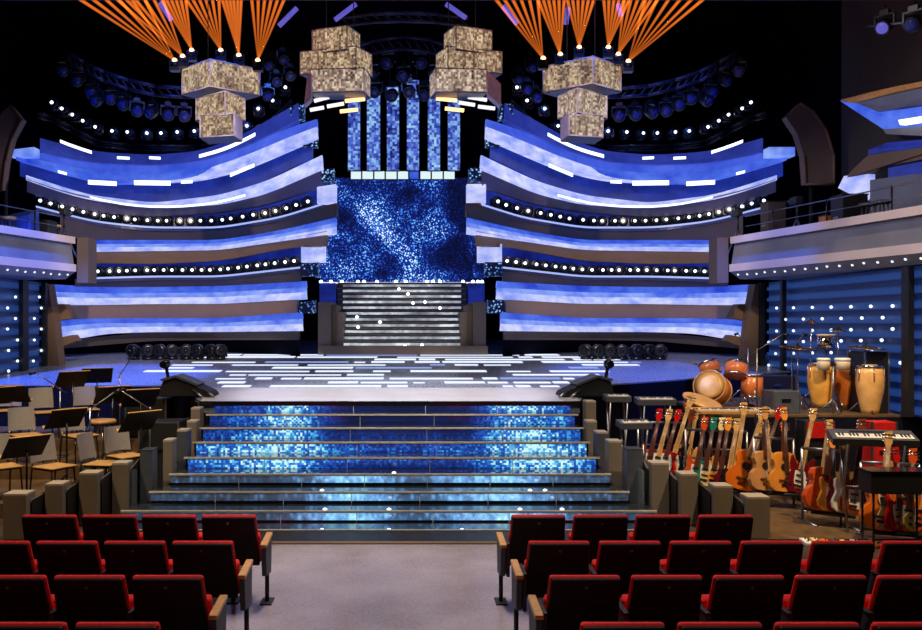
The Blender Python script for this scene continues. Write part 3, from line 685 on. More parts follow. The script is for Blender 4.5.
for i, (x, y, xa, xb) in enumerate(fans):
    D = 18.35 + (.35 if i % 6 in (2, 3) else .15 if i % 6 in (1, 4) else 0); c = W(x, y, D)
    s = 'left' if i < 6 else 'right'
    o = empty('fan_lamp', c - Vector((0, 0, .2)), 0, '%s orange fan-beam lamp from the left above the %s gold screen cubes' % (ORD[i % 6 + 1], s), 'stage lamp', 'orange fan-beam lamps')
    b = MB(); b.box((0, 0, .02), (.2, .16, .08)); b.box((-.1, 0, .12), (.025, .08, .2)); b.box((.1, 0, .12), (.025, .08, .2)); b.build('yoke', M['lamp_black'], o)
    MB().lathe([(.04, .06), (.07, .1), (.075, .18), (.06, .19)], (0, 0, 0), 12).build('head', M['lamp_black'], o)
    MB().ball((0, -.03, .2), .055, 12).build('lens', M['lens_warm'], o)
    nb = 6
    for j in range(nb):
        xe = xa + (xb - xa) * j / (nb - 1)
        e = W(xe, 2, D + .5 * (j / (nb - 1) - .5))
        d = e - c; e = c + d * 1.12
        MB().tube(c + d * .02, e, .014, .042, n=8).build('light_beam', M['beam'], o, True)

# ================================================================== CENTRE: COLUMNS, WALL, SHOW STAIR
for i, (x0, x1, yt) in enumerate(((348, 360, 100), (367, 380, 88), (387, 399, 86), (407, 419, 80), (428, 440, 88), (448, 460, 100))):
    D = 28.0; a, c = W(x0, 170, D), W(x1, yt, D)
    r = empty('led_column', ((a.x + c.x) / 2, D, a.z), 0, '%s tall hanging blue pixel light column from the left over the screen wall' % ORD[i + 1], 'light column', 'hanging blue light columns')
    MB().span(a.x, c.x, D, D + .06, a.z, c.z).build('screen', M['led_column'], r, True)
    MB().span(a.x - .02, c.x + .02, D + .06, D + .2, a.z - .02, c.z + .02).build('backing', M['black'], r, True)
    for xx in (a.x + .08, c.x - .08): MB().tube((xx, D + .1, c.z), (xx, D + .1, 12.98), .012, n=6).build('hanging_wire', M['black'], r, True)
for i, (x0, x1) in enumerate(((351, 361), (362.5, 373), (374.5, 384.5), (386, 396.5), (398, 408), (409.5, 418.5), (420.5, 430.5), (432, 442.5), (444, 454.5))):
    D = 28.3; a, c = W(x0, 179, D), W(x1, 171.5, D)
    r = empty('hanging_light_panel', ((a.x + c.x) / 2, D, a.z), 0, '%s small white light panel from the left in the row over the screen wall' % ORD[i + 1], 'light panel', 'white light panels over the screen wall')
    MB().span(a.x, c.x, D - .02, D, a.z, c.z).build('diffuser', M['panel_white'] if i != 5 else M['lit_blue'], r, True)
    MB().span(a.x - .02, c.x + .02, D, D + .12, a.z - .02, c.z + .02).build('housing', M['black'], r, True)
r = empty('screen_wall', (0, 29.2, 4.0), 0, 'blue starry screen wall behind the top of the central stair', 'screen')
x0, x1 = XX(322, 29.2), XX(482, 29.2); zb, zt = ZZ(284, 29.2), ZZ(178, 29.2)
for i in range(5):
    xa, xb = x0 + (x1 - x0) * i / 5, x0 + (x1 - x0) * (i + 1) / 5
    MB().span(xa + .008, xb - .008, 29.2, 29.28, zb, zt).build('screen_panel', M['led_wall'], r, True)
MB().span(x0, x1, 29.28, 29.4, zb - .3, zt + .05).build('backing', M['black'], r, True)
for sg in (0, 1):
    xa, xb = (316, 330) if not sg else (473, 488)
    MB().span(XX(xa, 28.6), XX(xb, 28.6), 28.5, 28.6, ZZ(278, 28.6), ZZ(190, 28.6)).build('side_screen', M['led_wall'], r, True)

ss = empty('show_staircase', (0, 25.0, SZ(25)), 0, 'steep central show stair with silver lit steps and grey flanks', 'stairs')
NS = 12; Da, Db = 25.0, 28.2
zb, zt = SZ(25.0), ZZ(283, 28.2)
xa0, xa1 = XX(331, Da), XX(473, Da)
for i in range(NS):
    t0, t1 = i / NS, (i + 1) / NS
    y0, y1 = Da + (Db - Da) * t0, Da + (Db - Da) * t1; z0, z1 = zb + (zt - zb) * t0, zb + (zt - zb) * t1
    lx, rx = XX(336 + 2 * t0, y0), XX(468 - 2 * t0, y0)
    sp = MB().span(lx, rx, y0, Db + .1, z0, z1).build('step', M['show_tread'], ss, True)
    if i: 
        MB().span(XX(343, y0), XX(461, y0), y0 - .012, y0, z0 + .05, z1 - .06).build('step_glow', M['show_led'], sp)
        MB().span(lx, rx, y0 - .02, y0 + .03, z1 - .03, z1 + .004).build('nosing', M['steel'], sp)
MB().span(XX(320, 28.3), XX(484, 28.3), 28.3, 29.1, zt - .25, zt).build('landing', M['show_tread'], ss, True)
for sg in (0, 1):
    f = (lambda v: v) if not sg else (lambda v: 804 - v)
    # curved stepped flank walls
    for j, (xa, xb, yt, D) in enumerate(((318, 331, 302, 24.7), (331, 337, 305, 25.0), (337, 343, 312, 24.9))):
        xs = sorted((XX(f(xa), D), XX(f(xb), D)))
        MB().span(xs[0], xs[1], D, 27.6 - .3 * j, SZ(D) - .02, ZZ(yt, D)).build('flank', M['show_side'], ss, True)
    xs = sorted((XX(f(320), 27.9), XX(f(336), 27.9)))
    MB().span(xs[0], xs[1], 27.7, 27.95, SZ(27.7), zt - .02).build('blue_panel', M['lit_deep'], ss, True)
MB().span(XX(318, 24.5), XX(488, 24.5), 24.5, 25.0, SZ(24.5) - .02, ZZ(346, 24.5)).build('plinth', M['show_side'], ss, True)
for x in (321, 331, 342, 358, 364, 377, 396, 406, 427, 433, 440, 463, 473, 478, 482):
    D = 28.25; MB().ball((XX(x, D), D, zt + .04), .062, 10).build('bulb', M['star'], ss, True)
MB().span(XX(320, 28.28), XX(484, 28.28), 28.27, 28.3, zt - .01, zt + .03).build('light_line', M['bar_white'], ss, True)
for x, y in ((399, 289), (408, 294), (425, 302), (413, 303), (440, 308), (380, 322), (357, 317), (358, 327), (405, 346), (422, 345)):
    D = 24.9 + (346 - y) / 64 * 3.0 - .06; MB().ball(W(x, y, D), .05, 8).build('bulb', M['star'], ss, True)

# dark lamps parked on the deck below both wings
for i, x in enumerate((134, 148, 160, 172, 186, 198, 212, 220, 586, 598, 610, 622, 636, 648, 660)):
    D = 23.0; p = W(x, 355, D)
    pm.put((p.x, D, SZ(D)), (0, 0, random.uniform(-.6, .6)), '%s unlit lamp from the left on the deck under the %s stage wing' % (ORD[i + 1 if i < 8 else i - 7], 'left' if i < 8 else 'right'), 'unlit lamps on the stage deck', 1.15)
    c = [o for o in COL.objects if o.get('label', '').startswith(ORD[i + 1 if i < 8 else i - 7] + ' unlit lamp from the left on the deck under the ' + ('left' if i < 8 else 'right'))][-1]
    recolor(child(c, 'lens'), M['black_gloss'])
# ================================================================== SIDE BALCONIES
def along(P0, P1, prof, t0=0.0, t1=1.0):
    """closed profile of (inward offset, z) swept from P0 to P1 on plan; inward offset counts away from the hall axis"""
    P0, P1 = Vector((*P0, 0)), Vector((*P1, 0)); a = P0.lerp(P1, t0); b = P0.lerp(P1, t1)
    out = Vector((1 if P0.x > 0 else -1, 0, 0)); n = len(prof)
    vs = [a + out * o + Vector((0, 0, z)) for o, z in prof] + [b + out * o + Vector((0, 0, z)) for o, z in prof]
    return MB().add(vs, [tuple(range(n))[::-1], tuple(range(n, 2 * n))] + [(i, (i + 1) % n, n + (i + 1) % n, n + i) for i in range(n)])
def rectp(o0, o1, z0, z1): return [(o0, z0), (o1, z0), (o1, z1), (o0, z1)]
def balcony(P0, P1, side):
    r = empty('balcony', (*P0, 3.6), 0, 'curving grey side balcony with pale bands and a dotted light underside, %s of the stage' % side, 'balcony')
    along(P0, P1, rectp(0, .5, 4.45, 4.605)).build('parapet_cap', M['balcony_pale'], r, True)
    along(P0, P1, [(.03, 3.97), (.5, 3.97), (.5, 4.45), (.10, 4.45)]).build('fascia', M['balcony_mid'], r, True)
    along(P0, P1, rectp(-.02, .5, 3.8, 3.97)).build('lower_band', M['balcony_pale'], r, True)
    along(P0, P1, [(.22, 3.63), (1.6, 3.6), (1.6, 3.8), (0, 3.8)]).build('sloped_underside', M['balcony_dark'], r, True)
    along(P0, P1, rectp(.5, 2.0, 3.8, 4.2)).build('deck', M['black'], r, True)
    a, b = Vector((*P0, 0)), Vector((*P1, 0)); sg = 1 if P0[0] > 0 else -1
    N = 26
    for i in range(N):
        p = a.lerp(b, (i + .5) / N) + Vector((sg * (.09 + .012 * (i % 3)), -.0, 3.73 - .008 * (i % 3)))
        MB().ball(p, .026, 8).build('light_dot', M['dot'], r, True)
    for i in range(5):
        p = a.lerp(b, (i + .6) / 5) + Vector((sg * .35, 0, 4.6)); MB().tube(p, p + Vector((0, 0, .5)), .018, n=6).build('rail_post', M['black_gloss'], r, True)
    MB().tube(a + Vector((sg * .35, 0, 5.08)), b + Vector((sg * .35, 0, 5.08)), .014, n=6).build('handrail', M['steel'], r, True)
    MB().tube(a + Vector((sg * .35, 0, 4.85)), b + Vector((sg * .35, 0, 4.85)), .008, n=6).build('handrail', M['steel'], r, True)
    # brown end post carrying the end
    c = MB(); c.span(P0[0] - sg * .28, P0[0] - sg * .02, P0[1] + .05, P0[1] + .6, 3.55, 4.6); c.build('end_post', M['tier_dark'], r, True)
    return r
RB0, RB1 = (7.54, 20.0), (9.32, 11.6); LB0, LB1 = (-7.6, 20.0), (-9.3, 12.6)
balcony(RB0, RB1, 'right'); balcony(LB0, LB1, 'left')
def on_balcony(px, sg, off=.8):
    """plan point on the balcony deck under pixel column px"""
    (x0, y0), (x1, y1) = (RB0, RB1) if sg > 0 else (LB0, LB1)
    x0 += sg * off; x1 += sg * off; k = (px - CX) / F
    t = (k * y0 - x0) / ((x1 - x0) - k * (y1 - y0)); return x0 + (x1 - x0) * t, y0 + (y1 - y0) * t
def crate(name, px, sg, w, d, h, mat, label, cat, off=.8, lid=None):
    x, y = on_balcony(px, sg, off); r = empty(name, (x, y, 4.2), 0, label, cat)
    MB().box((0, 0, h / 2), (w, d, h)).build('body', mat, r, bevel=.015)
    MB().box((0, 0, h + .012), (w + .02, d + .02, .024)).build('lid', lid or M['black'], r)
    b = MB(); b.box((-w / 2 - .01, 0, h * .55), (.02, d * .4, .05)); b.box((w / 2 + .01, 0, h * .55), (.02, d * .4, .05)); b.build('handles' if False else 'handle', M['steel'], r); return r
crate('orange_crate', 830, 1, .34, .3, .62, M['orange_case'], 'small orange crate standing on the right side balcony', 'crate')
crate('equipment_case', 849, 1, .5, .5, .95, M['black'], 'black sloping equipment case beside the orange crate on the right balcony', 'case')
crate('speaker_cabinet', 773, 1, .42, .4, 1.15, plain('dark_brown_box', rgb(62, 50, 40), .6), 'tall dark brown cabinet at the stage end of the right balcony', 'cabinet')
crate('equipment_case', 40, -1, .6, .5, .75, M['black'], 'black equipment case on the left balcony beside the blue cover', 'case')
x, y = on_balcony(20, -1); r = empty('covered_console', (x, y, 4.2), 0, 'mixing desk under a bright blue cover on the left balcony', 'covered desk')
MB().hexa([(-.35, -.3, 0), (.35, -.3, 0), (.35, .3, 0), (-.35, .3, 0)], [(-.35, -.3, .7), (.35, -.3, .82), (.3, .3, 1.0), (-.3, .3, .9)]).build('cover', M['cloth_blue'], r, bevel=.03)
b = MB(); b.box((0, 0, .1), (.8, .66, .05)); b.build('hem', M['cloth_blue'], r)
def tripod(px, sg, label, off=.75, h=1.0):
    x, y = on_balcony(px, sg, off); r = empty('camera_tripod', (x, y, 4.2), 0, label, 'camera tripod')
    for a in (0.4, 2.5, 4.6): MB().tube((.28 * math.cos(a), .28 * math.sin(a), 0), (0, 0, h * .7), .02, n=6).build('leg', M['steel'], r)
    MB().tube((0, 0, h * .65), (0, 0, h), .025, n=8).build('column', M['black'], r)
    MB().box((0, .05, h + .08), (.14, .34, .16)).build('camera_body', M['black'], r, bevel=.01)
    MB().lathe([(.05, 0), (.06, .03), (.06, .16)], (0, .2, h + .08), 12, Matrix.Rotation(-PI / 2, 3, 'X')).build('lens', M['black_gloss'], r)
tripod(738, 1, 'small camera on a steel tripod at the stage end of the right balcony')
tripod(797, 1, 'small camera on a steel tripod between the brown cabinet and orange crate')
tripod(64, -1, 'small camera on a steel tripod at the stage end of the left balcony')
for i, px in enumerate((868, 882)):
    x, y = on_balcony(px, 1, .85); r = empty('bar_stool', (x, y, 4.2), 0, '%s dark bar stool on the right balcony, beside the black case' % ('nearer the case, a' if i == 0 else 'further from the case, a'), 'stool', 'stools on the right balcony')
    MB().lathe([(.16, .7), (.17, .72), (.16, .76)], n=14).build('seat', M['slate'], r)
    for a in (0.78, 2.36, 3.93, 5.5): MB().tube((.18 * math.cos(a), .18 * math.sin(a), 0), (.1 * math.cos(a), .1 * math.sin(a), .7), .014, n=6).build('leg', M['steel'], r)
for i, px in enumerate((8, 24, 54)):
    x, y = on_balcony(px, -1, .7); r = empty('bar_stool', (x, y, 4.2), 0, '%s pale stool from the left on the left balcony' % ORD[i + 1], 'stool', 'stools on the left balcony')
    MB().lathe([(.16, .66), (.17, .68), (.16, .72)], n=14).build('seat', M['ply'], r)
    for a in (0.78, 2.36, 3.93, 5.5): MB().tube((.18 * math.cos(a), .18 * math.sin(a), 0), (.1 * math.cos(a), .1 * math.sin(a), .66), .014, n=6).build('leg', M['steel'], r)

# upper loges on the right wall
def board(poly, D0, D1, xr, dx, name, mat, parent):
    """polygon on the wall-side fascia; depth runs from D0 at pixel xr[0] to D1 at xr[1]"""
    q = []
    for x, y in poly:
        t = (x - xr[0]) / (xr[1] - xr[0]); q.append(W(x, y, D0 + (D1 - D0) * t))
    return MB().prism(q, (dx, .05, 0)).build(name, mat, parent, True)
r = empty('upper_loge', W(840, 101, 20), 0, 'pointed upper balcony with blue lit underside high on the right wall', 'balcony')
xr = (840, 960); a = (19.5, 16.2)
board([(840, 100), (870, 92), (900, 85.5), (960, 74), (960, 79), (900, 91), (862, 101), (850, 104)], *a, xr, .18, 'cap', M['arm_wood'], r)
board([(856, 103), (900, 91.5), (960, 80), (960, 100), (900, 108), (878, 112)], *a, xr, .18, 'fascia', M['balcony_mid'], r)
board([(840, 101), (856, 103.5), (878, 112.5), (960, 101), (960, 122), (910, 127), (883, 129)], *a, xr, .18, 'lit_underside', M['lit_blue'], r)  # blue light on the soffit put into the board as glow
board([(898, 120), (960, 110), (960, 115), (900, 125)], 19.3, 16.0, xr, .2, 'neon_tube', M['neon'], r)
board([(883, 129.5), (960, 122.5), (960, 138), (886, 134)], *a, xr, .18, 'dark_soffit', M['balcony_dark'], r)
r = empty('middle_loge', W(838, 188, 19), 0, 'middle loge balcony with grey fascia and lit blue wedge on the right wall', 'balcony')
a = (19.4, 16.2)
board([(868, 155), (960, 142), (960, 152), (888, 166), (868, 174), (846, 178), (852, 170)], *a, xr, .18, 'fascia', M['fin'], r)
board([(838, 188), (844, 176), (868, 174), (868, 186), (862, 200)], *a, xr, .18, 'lit_underside', M['lit_pale'], r)
board([(868, 150), (886, 143), (960, 136), (960, 141), (868, 154.5)], *a, xr, .18, 'neon_tube', M['lit_deep'], r)
board([(888, 168), (960, 154), (960, 166), (888, 178)], *a, xr, .18, 'lower_band', M['lit_deep'], r)
board([(870, 180), (960, 168), (960, 200), (870, 214)], *a, xr, .18, 'inner_panel', M['balcony_mid'], r)

# curved fins closing the outer ends of the wings
for pts, side in (([(-4, 122), (2, 112), (10, 105), (22, 119), (12, 138), (6, 160), (2, 190), (-4, 190)], 'left'), ([(786, 117), (800, 103), (813, 111), (826, 129), (834, 155), (834, 184), (806, 184), (804, 156), (797, 133)], 'right')):
    o = MB().prism([W(x, y, 20.4) for x, y in pts], (0, .25, 0)).build('curved_fin', M['fin'])
    r = empty('fin_panel', W(*pts[1], 20.4), 0, 'brown curved fin board beside the outer end of the %s stage wing' % side, 'fin panel')
    o.parent = r; o.matrix_parent_inverse = Matrix.Translation(-r.location); o.name = 'fin_board'
    cx_ = sum(p[0] for p in pts) / len(pts); MB().tube((XX(cx_, 20.62), 20.62, 0), (XX(cx_, 20.62), 20.62, ZZ(150, 20.6)), .05, n=8).build('support_post', M['black'], r, True)
    e = [W(x, y, 20.38) for x, y in pts]
    MB().path(e[1:-1] if side == 'right' else e[2:-1], .03, 6).build('edge_trim', M['brown_panel'], r, True)

# blue slat walls with rows of little lights below the balconies
def star_wall(sg, D_a, D_b, dots, posts, side):
    X = 8.86 * sg; r = empty('star_wall', (X, D_a, SZ(D_a) * 0 + .3), 0, 'dark blue slatted wall with rows of small white lights under the %s balcony' % side, 'light wall')
    z0, z1 = (1.0, 3.6) if sg > 0 else (.6, 3.6)
    b = MB(); b.span(X, X + sg * .08, D_b, D_a, z0, z1); b.build('panel', M['star_panel'], r, True)
    i = 0
    while z0 + .04 + i * .262 < z1:
        MB().span(X - sg * .05, X, D_b, D_a, z0 + .04 + i * .262, z0 + .12 + i * .262).build('slat', M['star_panel'], r, True); i += 1
    for px, py in dots:
        D = X * F / (px - CX); MB().ball((X - sg * .08, D, ZZ(py, D)), .034, 8).build('light_dot', M['dot'], r, True)
    for px, w in posts:
        D = X * F / (px - CX) ; MB().span(X - sg * .16, X - sg * .06, D - w / 2, D + w / 2, z0, z1).build('post', M['black'], r, True)
rd = []
for y, xs in ((307, (780, 797, 816, 835, 855, 875, 897)), (318.5, (789, 807, 826, 845, 866, 887)), (330, (780, 797, 816, 835, 855, 875, 897)), (341, (772, 789, 807, 826, 845, 865, 886)), (352.5, (779, 797, 816, 835, 854, 876)), (364, (772, 789, 886, 905))):
    rd += [(x, y - (x - 840) * .018) for x in xs]
star_wall(1, 21.0, 11.6, rd, ((766, .2), (788, .12), (914, .22)), 'right')
ld = [(x, y) for y, xs in ((297, (12, 36)), (308, (4, 38)), (318.5, (12, 31)), (329, (4, 38)), (340, (14, 31)), (350.5, (5, 38)), (361, (14, 30)), (371, (5,))) for x in xs]
star_wall(-1, 21.0, 17.2, ld, ((19, .3), (40, .12)), 'left')

# ================================================================== THEATRE SEATS
def seat_proto():
    o = empty('theatre_seat'); o['category'] = 'theatre seat'
    def slab(w0, w1, y0, z0, y1, z1, t):   # bottom (y0,z0) to top (y1,z1), thickness forward
        d = Vector((0, y1 - y0, z1 - z0)).normalized(); nn = Vector((0, d.z, -d.y)) * t
        p = [Vector((-w0, y0, z0)), Vector((w0, y0, z0))]; q = [Vector((-w1, y1, z1)), Vector((w1, y1, z1))]
        return MB().hexa([p[0], p[1], p[1] + nn, p[0] + nn], [q[0], q[1], q[1] + nn, q[0] + nn])
    slab(.262, .24, .185, .36, 0, .848, .028).build('backrest', M['seat_black'], o, bevel=.012)
    slab(.270, .249, .205, .375, .026, .856, .05).build('back_cushion', M['red_cloth'], o, bevel=.02)
    slab(.235, .235, .42, .36, .33, .60, .09).build('seat_cushion', M['red_cloth'], o, bevel=.025)
    b = MB(); b.lathe([(.012, 0), (.012, .004), (.006, .006)], (0, -.002, .80), 10, Matrix.Rotation(PI / 2 - .36, 3, 'X')); b.build('number_stud', M['steel'], o)
    b = MB(); b.tube((0, .26, 0), (0, .26, .4), .022, n=8); b.box((0, .26, .01), (.12, .2, .02)); b.build('pedestal', M['black'], o)
    MB().box((0, .3, .39), (.5, .14, .04)).build('seat_frame', M['black'], o)
    for s in (-1,):
        a = MB().box((s * .274, .22, .585), (.04, .3, .026)).build('armrest', M['black'], o, bevel=.008)
        MB().box((s * .274, .2, .44), (.03, .26, .3)).build('arm_panel', M['arm_panel'], a)
    return o
ps = Proto(seat_proto()); seat_root = ps.root
def end_arm(seat, s):
    """wood-topped armrest with panel, leg and foot closing the aisle end of a row"""
    x = s * .325
    a = MB().hexa([(x - .032, .0, .57), (x + .032, .0, .57), (x + .03, .37, .6), (x - .03, .37, .6)], [(x - .032, .0, .605), (x + .032, .0, .605), (x + .03, .37, .635), (x - .03, .37, .635)]).build('armrest', M['arm_wood'], seat, bevel=.008)
    MB().hexa([(x - .022, .06, .3), (x + .022, .06, .3), (x + .022, .34, .26), (x - .022, .34, .26)], [(x - .024, .0, .57), (x + .024, .0, .57), (x + .024, .36, .6), (x - .024, .36, .6)]).build('end_panel', M['arm_panel'], seat, bevel=.006)
    b = MB(); b.tube((x, .22, .0), (x, .22, .3), .02, n=8); b.box((x, .22, .012), (.11, .2, .024)); b.build('leg', M['black'], seat)
seats = []
rows_ = [(7.9, 4, 4), (6.95, 5, 6), (6.0, 5, 6), (5.05, 4, 5)]
for ri, (D, nl, nr) in enumerate(rows_):
    rn = ('front row', 'second row', 'third row', 'back row')[ri]
    for i in range(nl):
        x = (-1.61, -1.63, -1.652, -1.69)[ri] - .55 * i
        seats.append((ps.put((x, D, 0), (0, 0, 0), '%s red and black seat from the aisle in the %s left of the aisle' % (ORD[i + 1], rn), 'seats left of the aisle'), 1 if i == 0 else 0))
    for i in range(nr):
        x = (1.235, 1.255, 1.265, 1.29)[ri] + .574 * i
        seats.append((ps.put((x, D, 0), (0, 0, 0), '%s red and black seat from the aisle in the %s right of the aisle' % (ORD[i + 1], rn), 'seats right of the aisle'), -1 if i == 0 else 0))
for o, s in seats:
    if s: end_arm(o, s)
# ================================================================== ORCHESTRA, LEFT
def chair_proto():
    o = empty('orchestra_chair'); o['category'] = 'chair'
    MB().box((0, -.02, .45), (.42, .42, .022)).build('seat', M['ply'], o, bevel=.01)
    b = MB()
    for i in range(6):
        a0, a1 = -.5 + i / 6, -.5 + (i + 1) / 6
        f = lambda a: .2 + .06 * (1 - (2 * a) ** 2)
        b.hexa([(a0 * .42, f(a0), .5), (a1 * .42, f(a1), .5), (a1 * .42, f(a1) + .015, .5), (a0 * .42, f(a0) + .015, .5)], [(a0 * .4, f(a0) + .06, .86), (a1 * .4, f(a1) + .06, .86), (a1 * .4, f(a1) + .075, .86), (a0 * .4, f(a0) + .075, .86)])
    b.build('backrest', M['plastic_grey'], o)
    for sx in (-1, 1):
        MB().tube((sx * .2, -.22, 0), (sx * .18, -.18, .44), .012, n=8).build('leg', M['black_gloss'], o)
        MB().tube((sx * .2, .26, 0), (sx * .19, .2, .5), .012, n=8).build('leg', M['black_gloss'], o)
    b = MB(); b.box((0, 0, .425), (.38, .36, .02)); b.build('seat_frame', M['black_gloss'], o)
    return o
pc = Proto(chair_proto())
def zf(D): return .2 if 11.6 <= D < 13.4 else .4 if 13.4 <= D < 15 else .6 if D >= 15 else 0.0
CH = [(44, 15.3, 35, 'grey-backed chair at the rear of the left orchestra, behind two music stands'), (26, 13.75, 40, 'grey-backed chair in the middle of the left orchestra, nearest the balcony'),
      (54, 11.95, 60, 'large grey-backed chair with tan seat nearest the pit edge on the left'), (2, 11.95, 45, 'grey-backed chair cut by the left edge behind the big music stand'),
      (86, 15.8, 30, 'tan-seated chair at the rear of the left orchestra near the blue deck'), (80, 13.7, 50, 'tan-seated chair in the middle row of the left orchestra'),
      (126, 12.9, 50, 'tan-seated chair closest to the stair in the left orchestra'), (8, 15.6, 20, 'chair at the far left rear of the orchestra'), (102, 12.2, 80, 'chair between the tan-seated ones in the left front orchestra')]
for px, D, rz, lab in CH: pc.put((XX(px, D), D, zf(D)), (0, 0, math.radians(rz)), lab, 'orchestra chairs')
def stand_proto():
    o = empty('music_stand'); o['category'] = 'music stand'
    rot = Matrix.Rotation(math.radians(-40), 3, 'X')
    b = MB(); b.box((0, 0, 1.02), (.56, .012, .38), None)
    for i, v in enumerate(b.v): b.v[i] = rot @ (v - Vector((0, 0, 1.02))) + Vector((0, 0, 1.02))
    dk = b.build('desk', M['black'], o)
    for nm, c, d in (('lip', (0, -.035, -.19), (.56, .07, .012)), ('top_edge_glint', (0, 0, .19), (.56, .014, .012))):
        b = MB().box(c, d)
        for i, v in enumerate(b.v): b.v[i] = rot @ v + Vector((0, 0, 1.02))
        b.build(nm, M['ply'], dk)  # tan reflection along the black desk's edges put into the colour
    MB().tube((0, .02, .12), (0, .02, .98), .014, n=8).build('pole', M['black_gloss'], o)
    for a in (.5, 2.6, 4.7): MB().tube((.28 * math.cos(a), .28 * math.sin(a), .01), (0, .02, .2), .01, n=6).build('leg', M['black_gloss'], o)
    return o
pst = Proto(stand_proto())
MS = [(12, 14.7, 150, 'rearmost black music stand beside the left edge'), (72, 15.4, 200, 'black music stand at the rear of the left orchestra below the blue deck'), (112, 14.5, 195, 'black music stand in the left orchestra before the blue deck edge'),
      (140, 13.9, 190, 'black music stand nearest the black side of the stage'), (66, 12.75, 205, 'black music stand in the middle of the left orchestra'), (26, 11.25, 205, 'big black music stand nearest the seats at far left'),
      (140, 12.4, 205, 'big black music stand just behind the tall grey pillar on the left'), (-4, 14.3, 200, 'black music stand cut by the left edge'), (97, 16.5, 180, 'small far black music stand against the blue deck')]
for px, D, rz, lab in MS: pst.put((XX(px, D), D, zf(D)), (0, 0, math.radians(rz + 26)), lab, 'music stands', 1.0)
# small snare-like stool and mic stands
r = empty('round_stool', (XX(103, 14.2), 14.2, .4), 0, 'round tan topped stool in the middle of the left orchestra', 'stool')
MB().lathe([(.2, .58), (.215, .6), (.2, .64)], n=18).build('seat', M['ply'], r)
for a in (.3, 1.9, 3.4, 5.0): MB().tube((.22 * math.cos(a), .22 * math.sin(a), 0), (.08 * math.cos(a), .08 * math.sin(a), .58), .014, n=6).build('leg', M['steel'], r)
def mic_proto():
    o = empty('microphone_stand'); o['category'] = 'microphone stand'
    MB().lathe([(.14, 0), (.14, .015), (.03, .03)], n=16).build('base', M['black'], o)
    MB().tube((0, 0, .02), (0, 0, 1.15), .012, n=8).build('pole', M['steel'], o)
    MB().tube((.1, .0, 1.05), (-.42, -.1, 1.42), .009, n=6).build('boom', M['steel'], o)
    m = MB(); m.tube((-.42, -.1, 1.42), (-.52, -.12, 1.40), .02, .026, 10); m.build('microphone', M['black_gloss'], o); return o
pmic = Proto(mic_proto())
for px, D, rz, lab in ((60, 14.4, 40, 'thin microphone stand rising between the left orchestra chairs'), (90, 13.0, 200, 'microphone stand in front of the tan-seated chairs, left orchestra'), (120, 15.4, 120, 'microphone stand by the blue deck edge on the left'), (150, 13.1, 20, 'microphone stand beside the big music stand near the left pillars')):
    pmic.put((XX(px, D), D, zf(D)), (0, 0, math.radians(rz)), lab, 'microphone stands')
# black skirting cloth on the open faces of the deck, black flight case by the stage
for a, b_, nm in (((-3.45, 14.46), (-4.45, 16.86), 'trim_4'), ((-4.45, 16.86), (-10.4, 17.14), 'trim_5'), ((3.0, 14.46), (3.66, 16.86), 'trim_6'), ((3.66, 16.86), (10.4, 20.5), 'trim_7')):
    z0 = SZ(a[1]) - .02; z1 = SZ(b_[1]) - .02
    struct(MB().hexa([(a[0], a[1], .0), (b_[0], b_[1], .0), (b_[0], b_[1] + .03, .0), (a[0], a[1] + .03, .0)], [(a[0], a[1], z0), (b_[0], b_[1], z1), (b_[0], b_[1] + .03, z1), (a[0], a[1] + .03, z0)]).build(nm, M['drape']))
struct(MB().span(-3.4, 2.95, 14.47, 14.5, 0, 1.12).build('trim_8', M['drape']))
def case(name, x, y, z, w, d, h, lab, mat, cat='case', rz=0.0):
    r = empty(name, (x, y, z), rz, lab, cat)
    MB().box((0, 0, h / 2), (w, d, h)).build('body', mat, r, bevel=.012)
    for sx in (-1, 1):
        for sy in (-1, 1): MB().box((sx * w / 2, sy * d / 2, h / 2), (.03, .03, h + .01)).build('edge_trim', M['steel'], r)
    MB().box((0, -d / 2 - .012, h * .6), (.16, .02, .05)).build('handle', M['chrome'], r); return r
case('flight_case', XX(164, 14.0), 14.0, .4 * 0, .62, .6, 1.05, 'tall black flight case between left orchestra and the stair pillars', M['black'])
case('flight_case', XX(150, 15.4), 15.4, .6, .7, .5, .7, 'low black flight case against the left deck edge', M['black'])
# black covered units on the stage edge
def edge_unit(px, D, sg, lab):
    x = XX(px, D); z = SZ(D) + .013; r = empty('stage_monitor_unit', (x, D, z), 0, lab, 'stage unit')
    pr = [(-.5, .02), (-.42, .3), (-.2, .36), (.12, .22), (.42, .08), (.46, 0), (-.45, 0)]
    MB().prism([(sg * a, -.2, b_) for a, b_ in pr], (0, .5, 0)).build('cover', M['black'], r, bevel=.02)
    MB().prism([(sg * a, -.24, b_) for a, b_ in [(-.46, .31), (-.2, .38), (.2, .22), (.18, .19), (-.2, .34), (-.44, .27)]], (0, .56, 0)).build('grey_flap', M['slate'], r)
    b = MB(); b.tube((sg * -.38, 0, .3), (sg * -.42, 0, .52), .03, n=8); b.ball((sg * -.43, 0, .56), .09, 12); b.build('camera_head', M['black_gloss'], r)
    MB().lathe([(.06, 0), (.07, .05), (.06, .1)], (sg * -.43, -.08, .56), 12, Matrix.Rotation(PI / 2, 3, 'X')).build('lens', M['black_gloss'], r)
    for a in (.1, .3): MB().tube((sg * a, -.2, .12), (sg * (a + .2), -.34, .01), .02, n=6).build('foot', M['steel'], r)
    return r
edge_unit(190, 15.2, 1, 'low black covered camera unit on the left front edge of the stage')
edge_unit(584, 15.2, -1, 'low black covered camera unit on the right front edge of the stage')

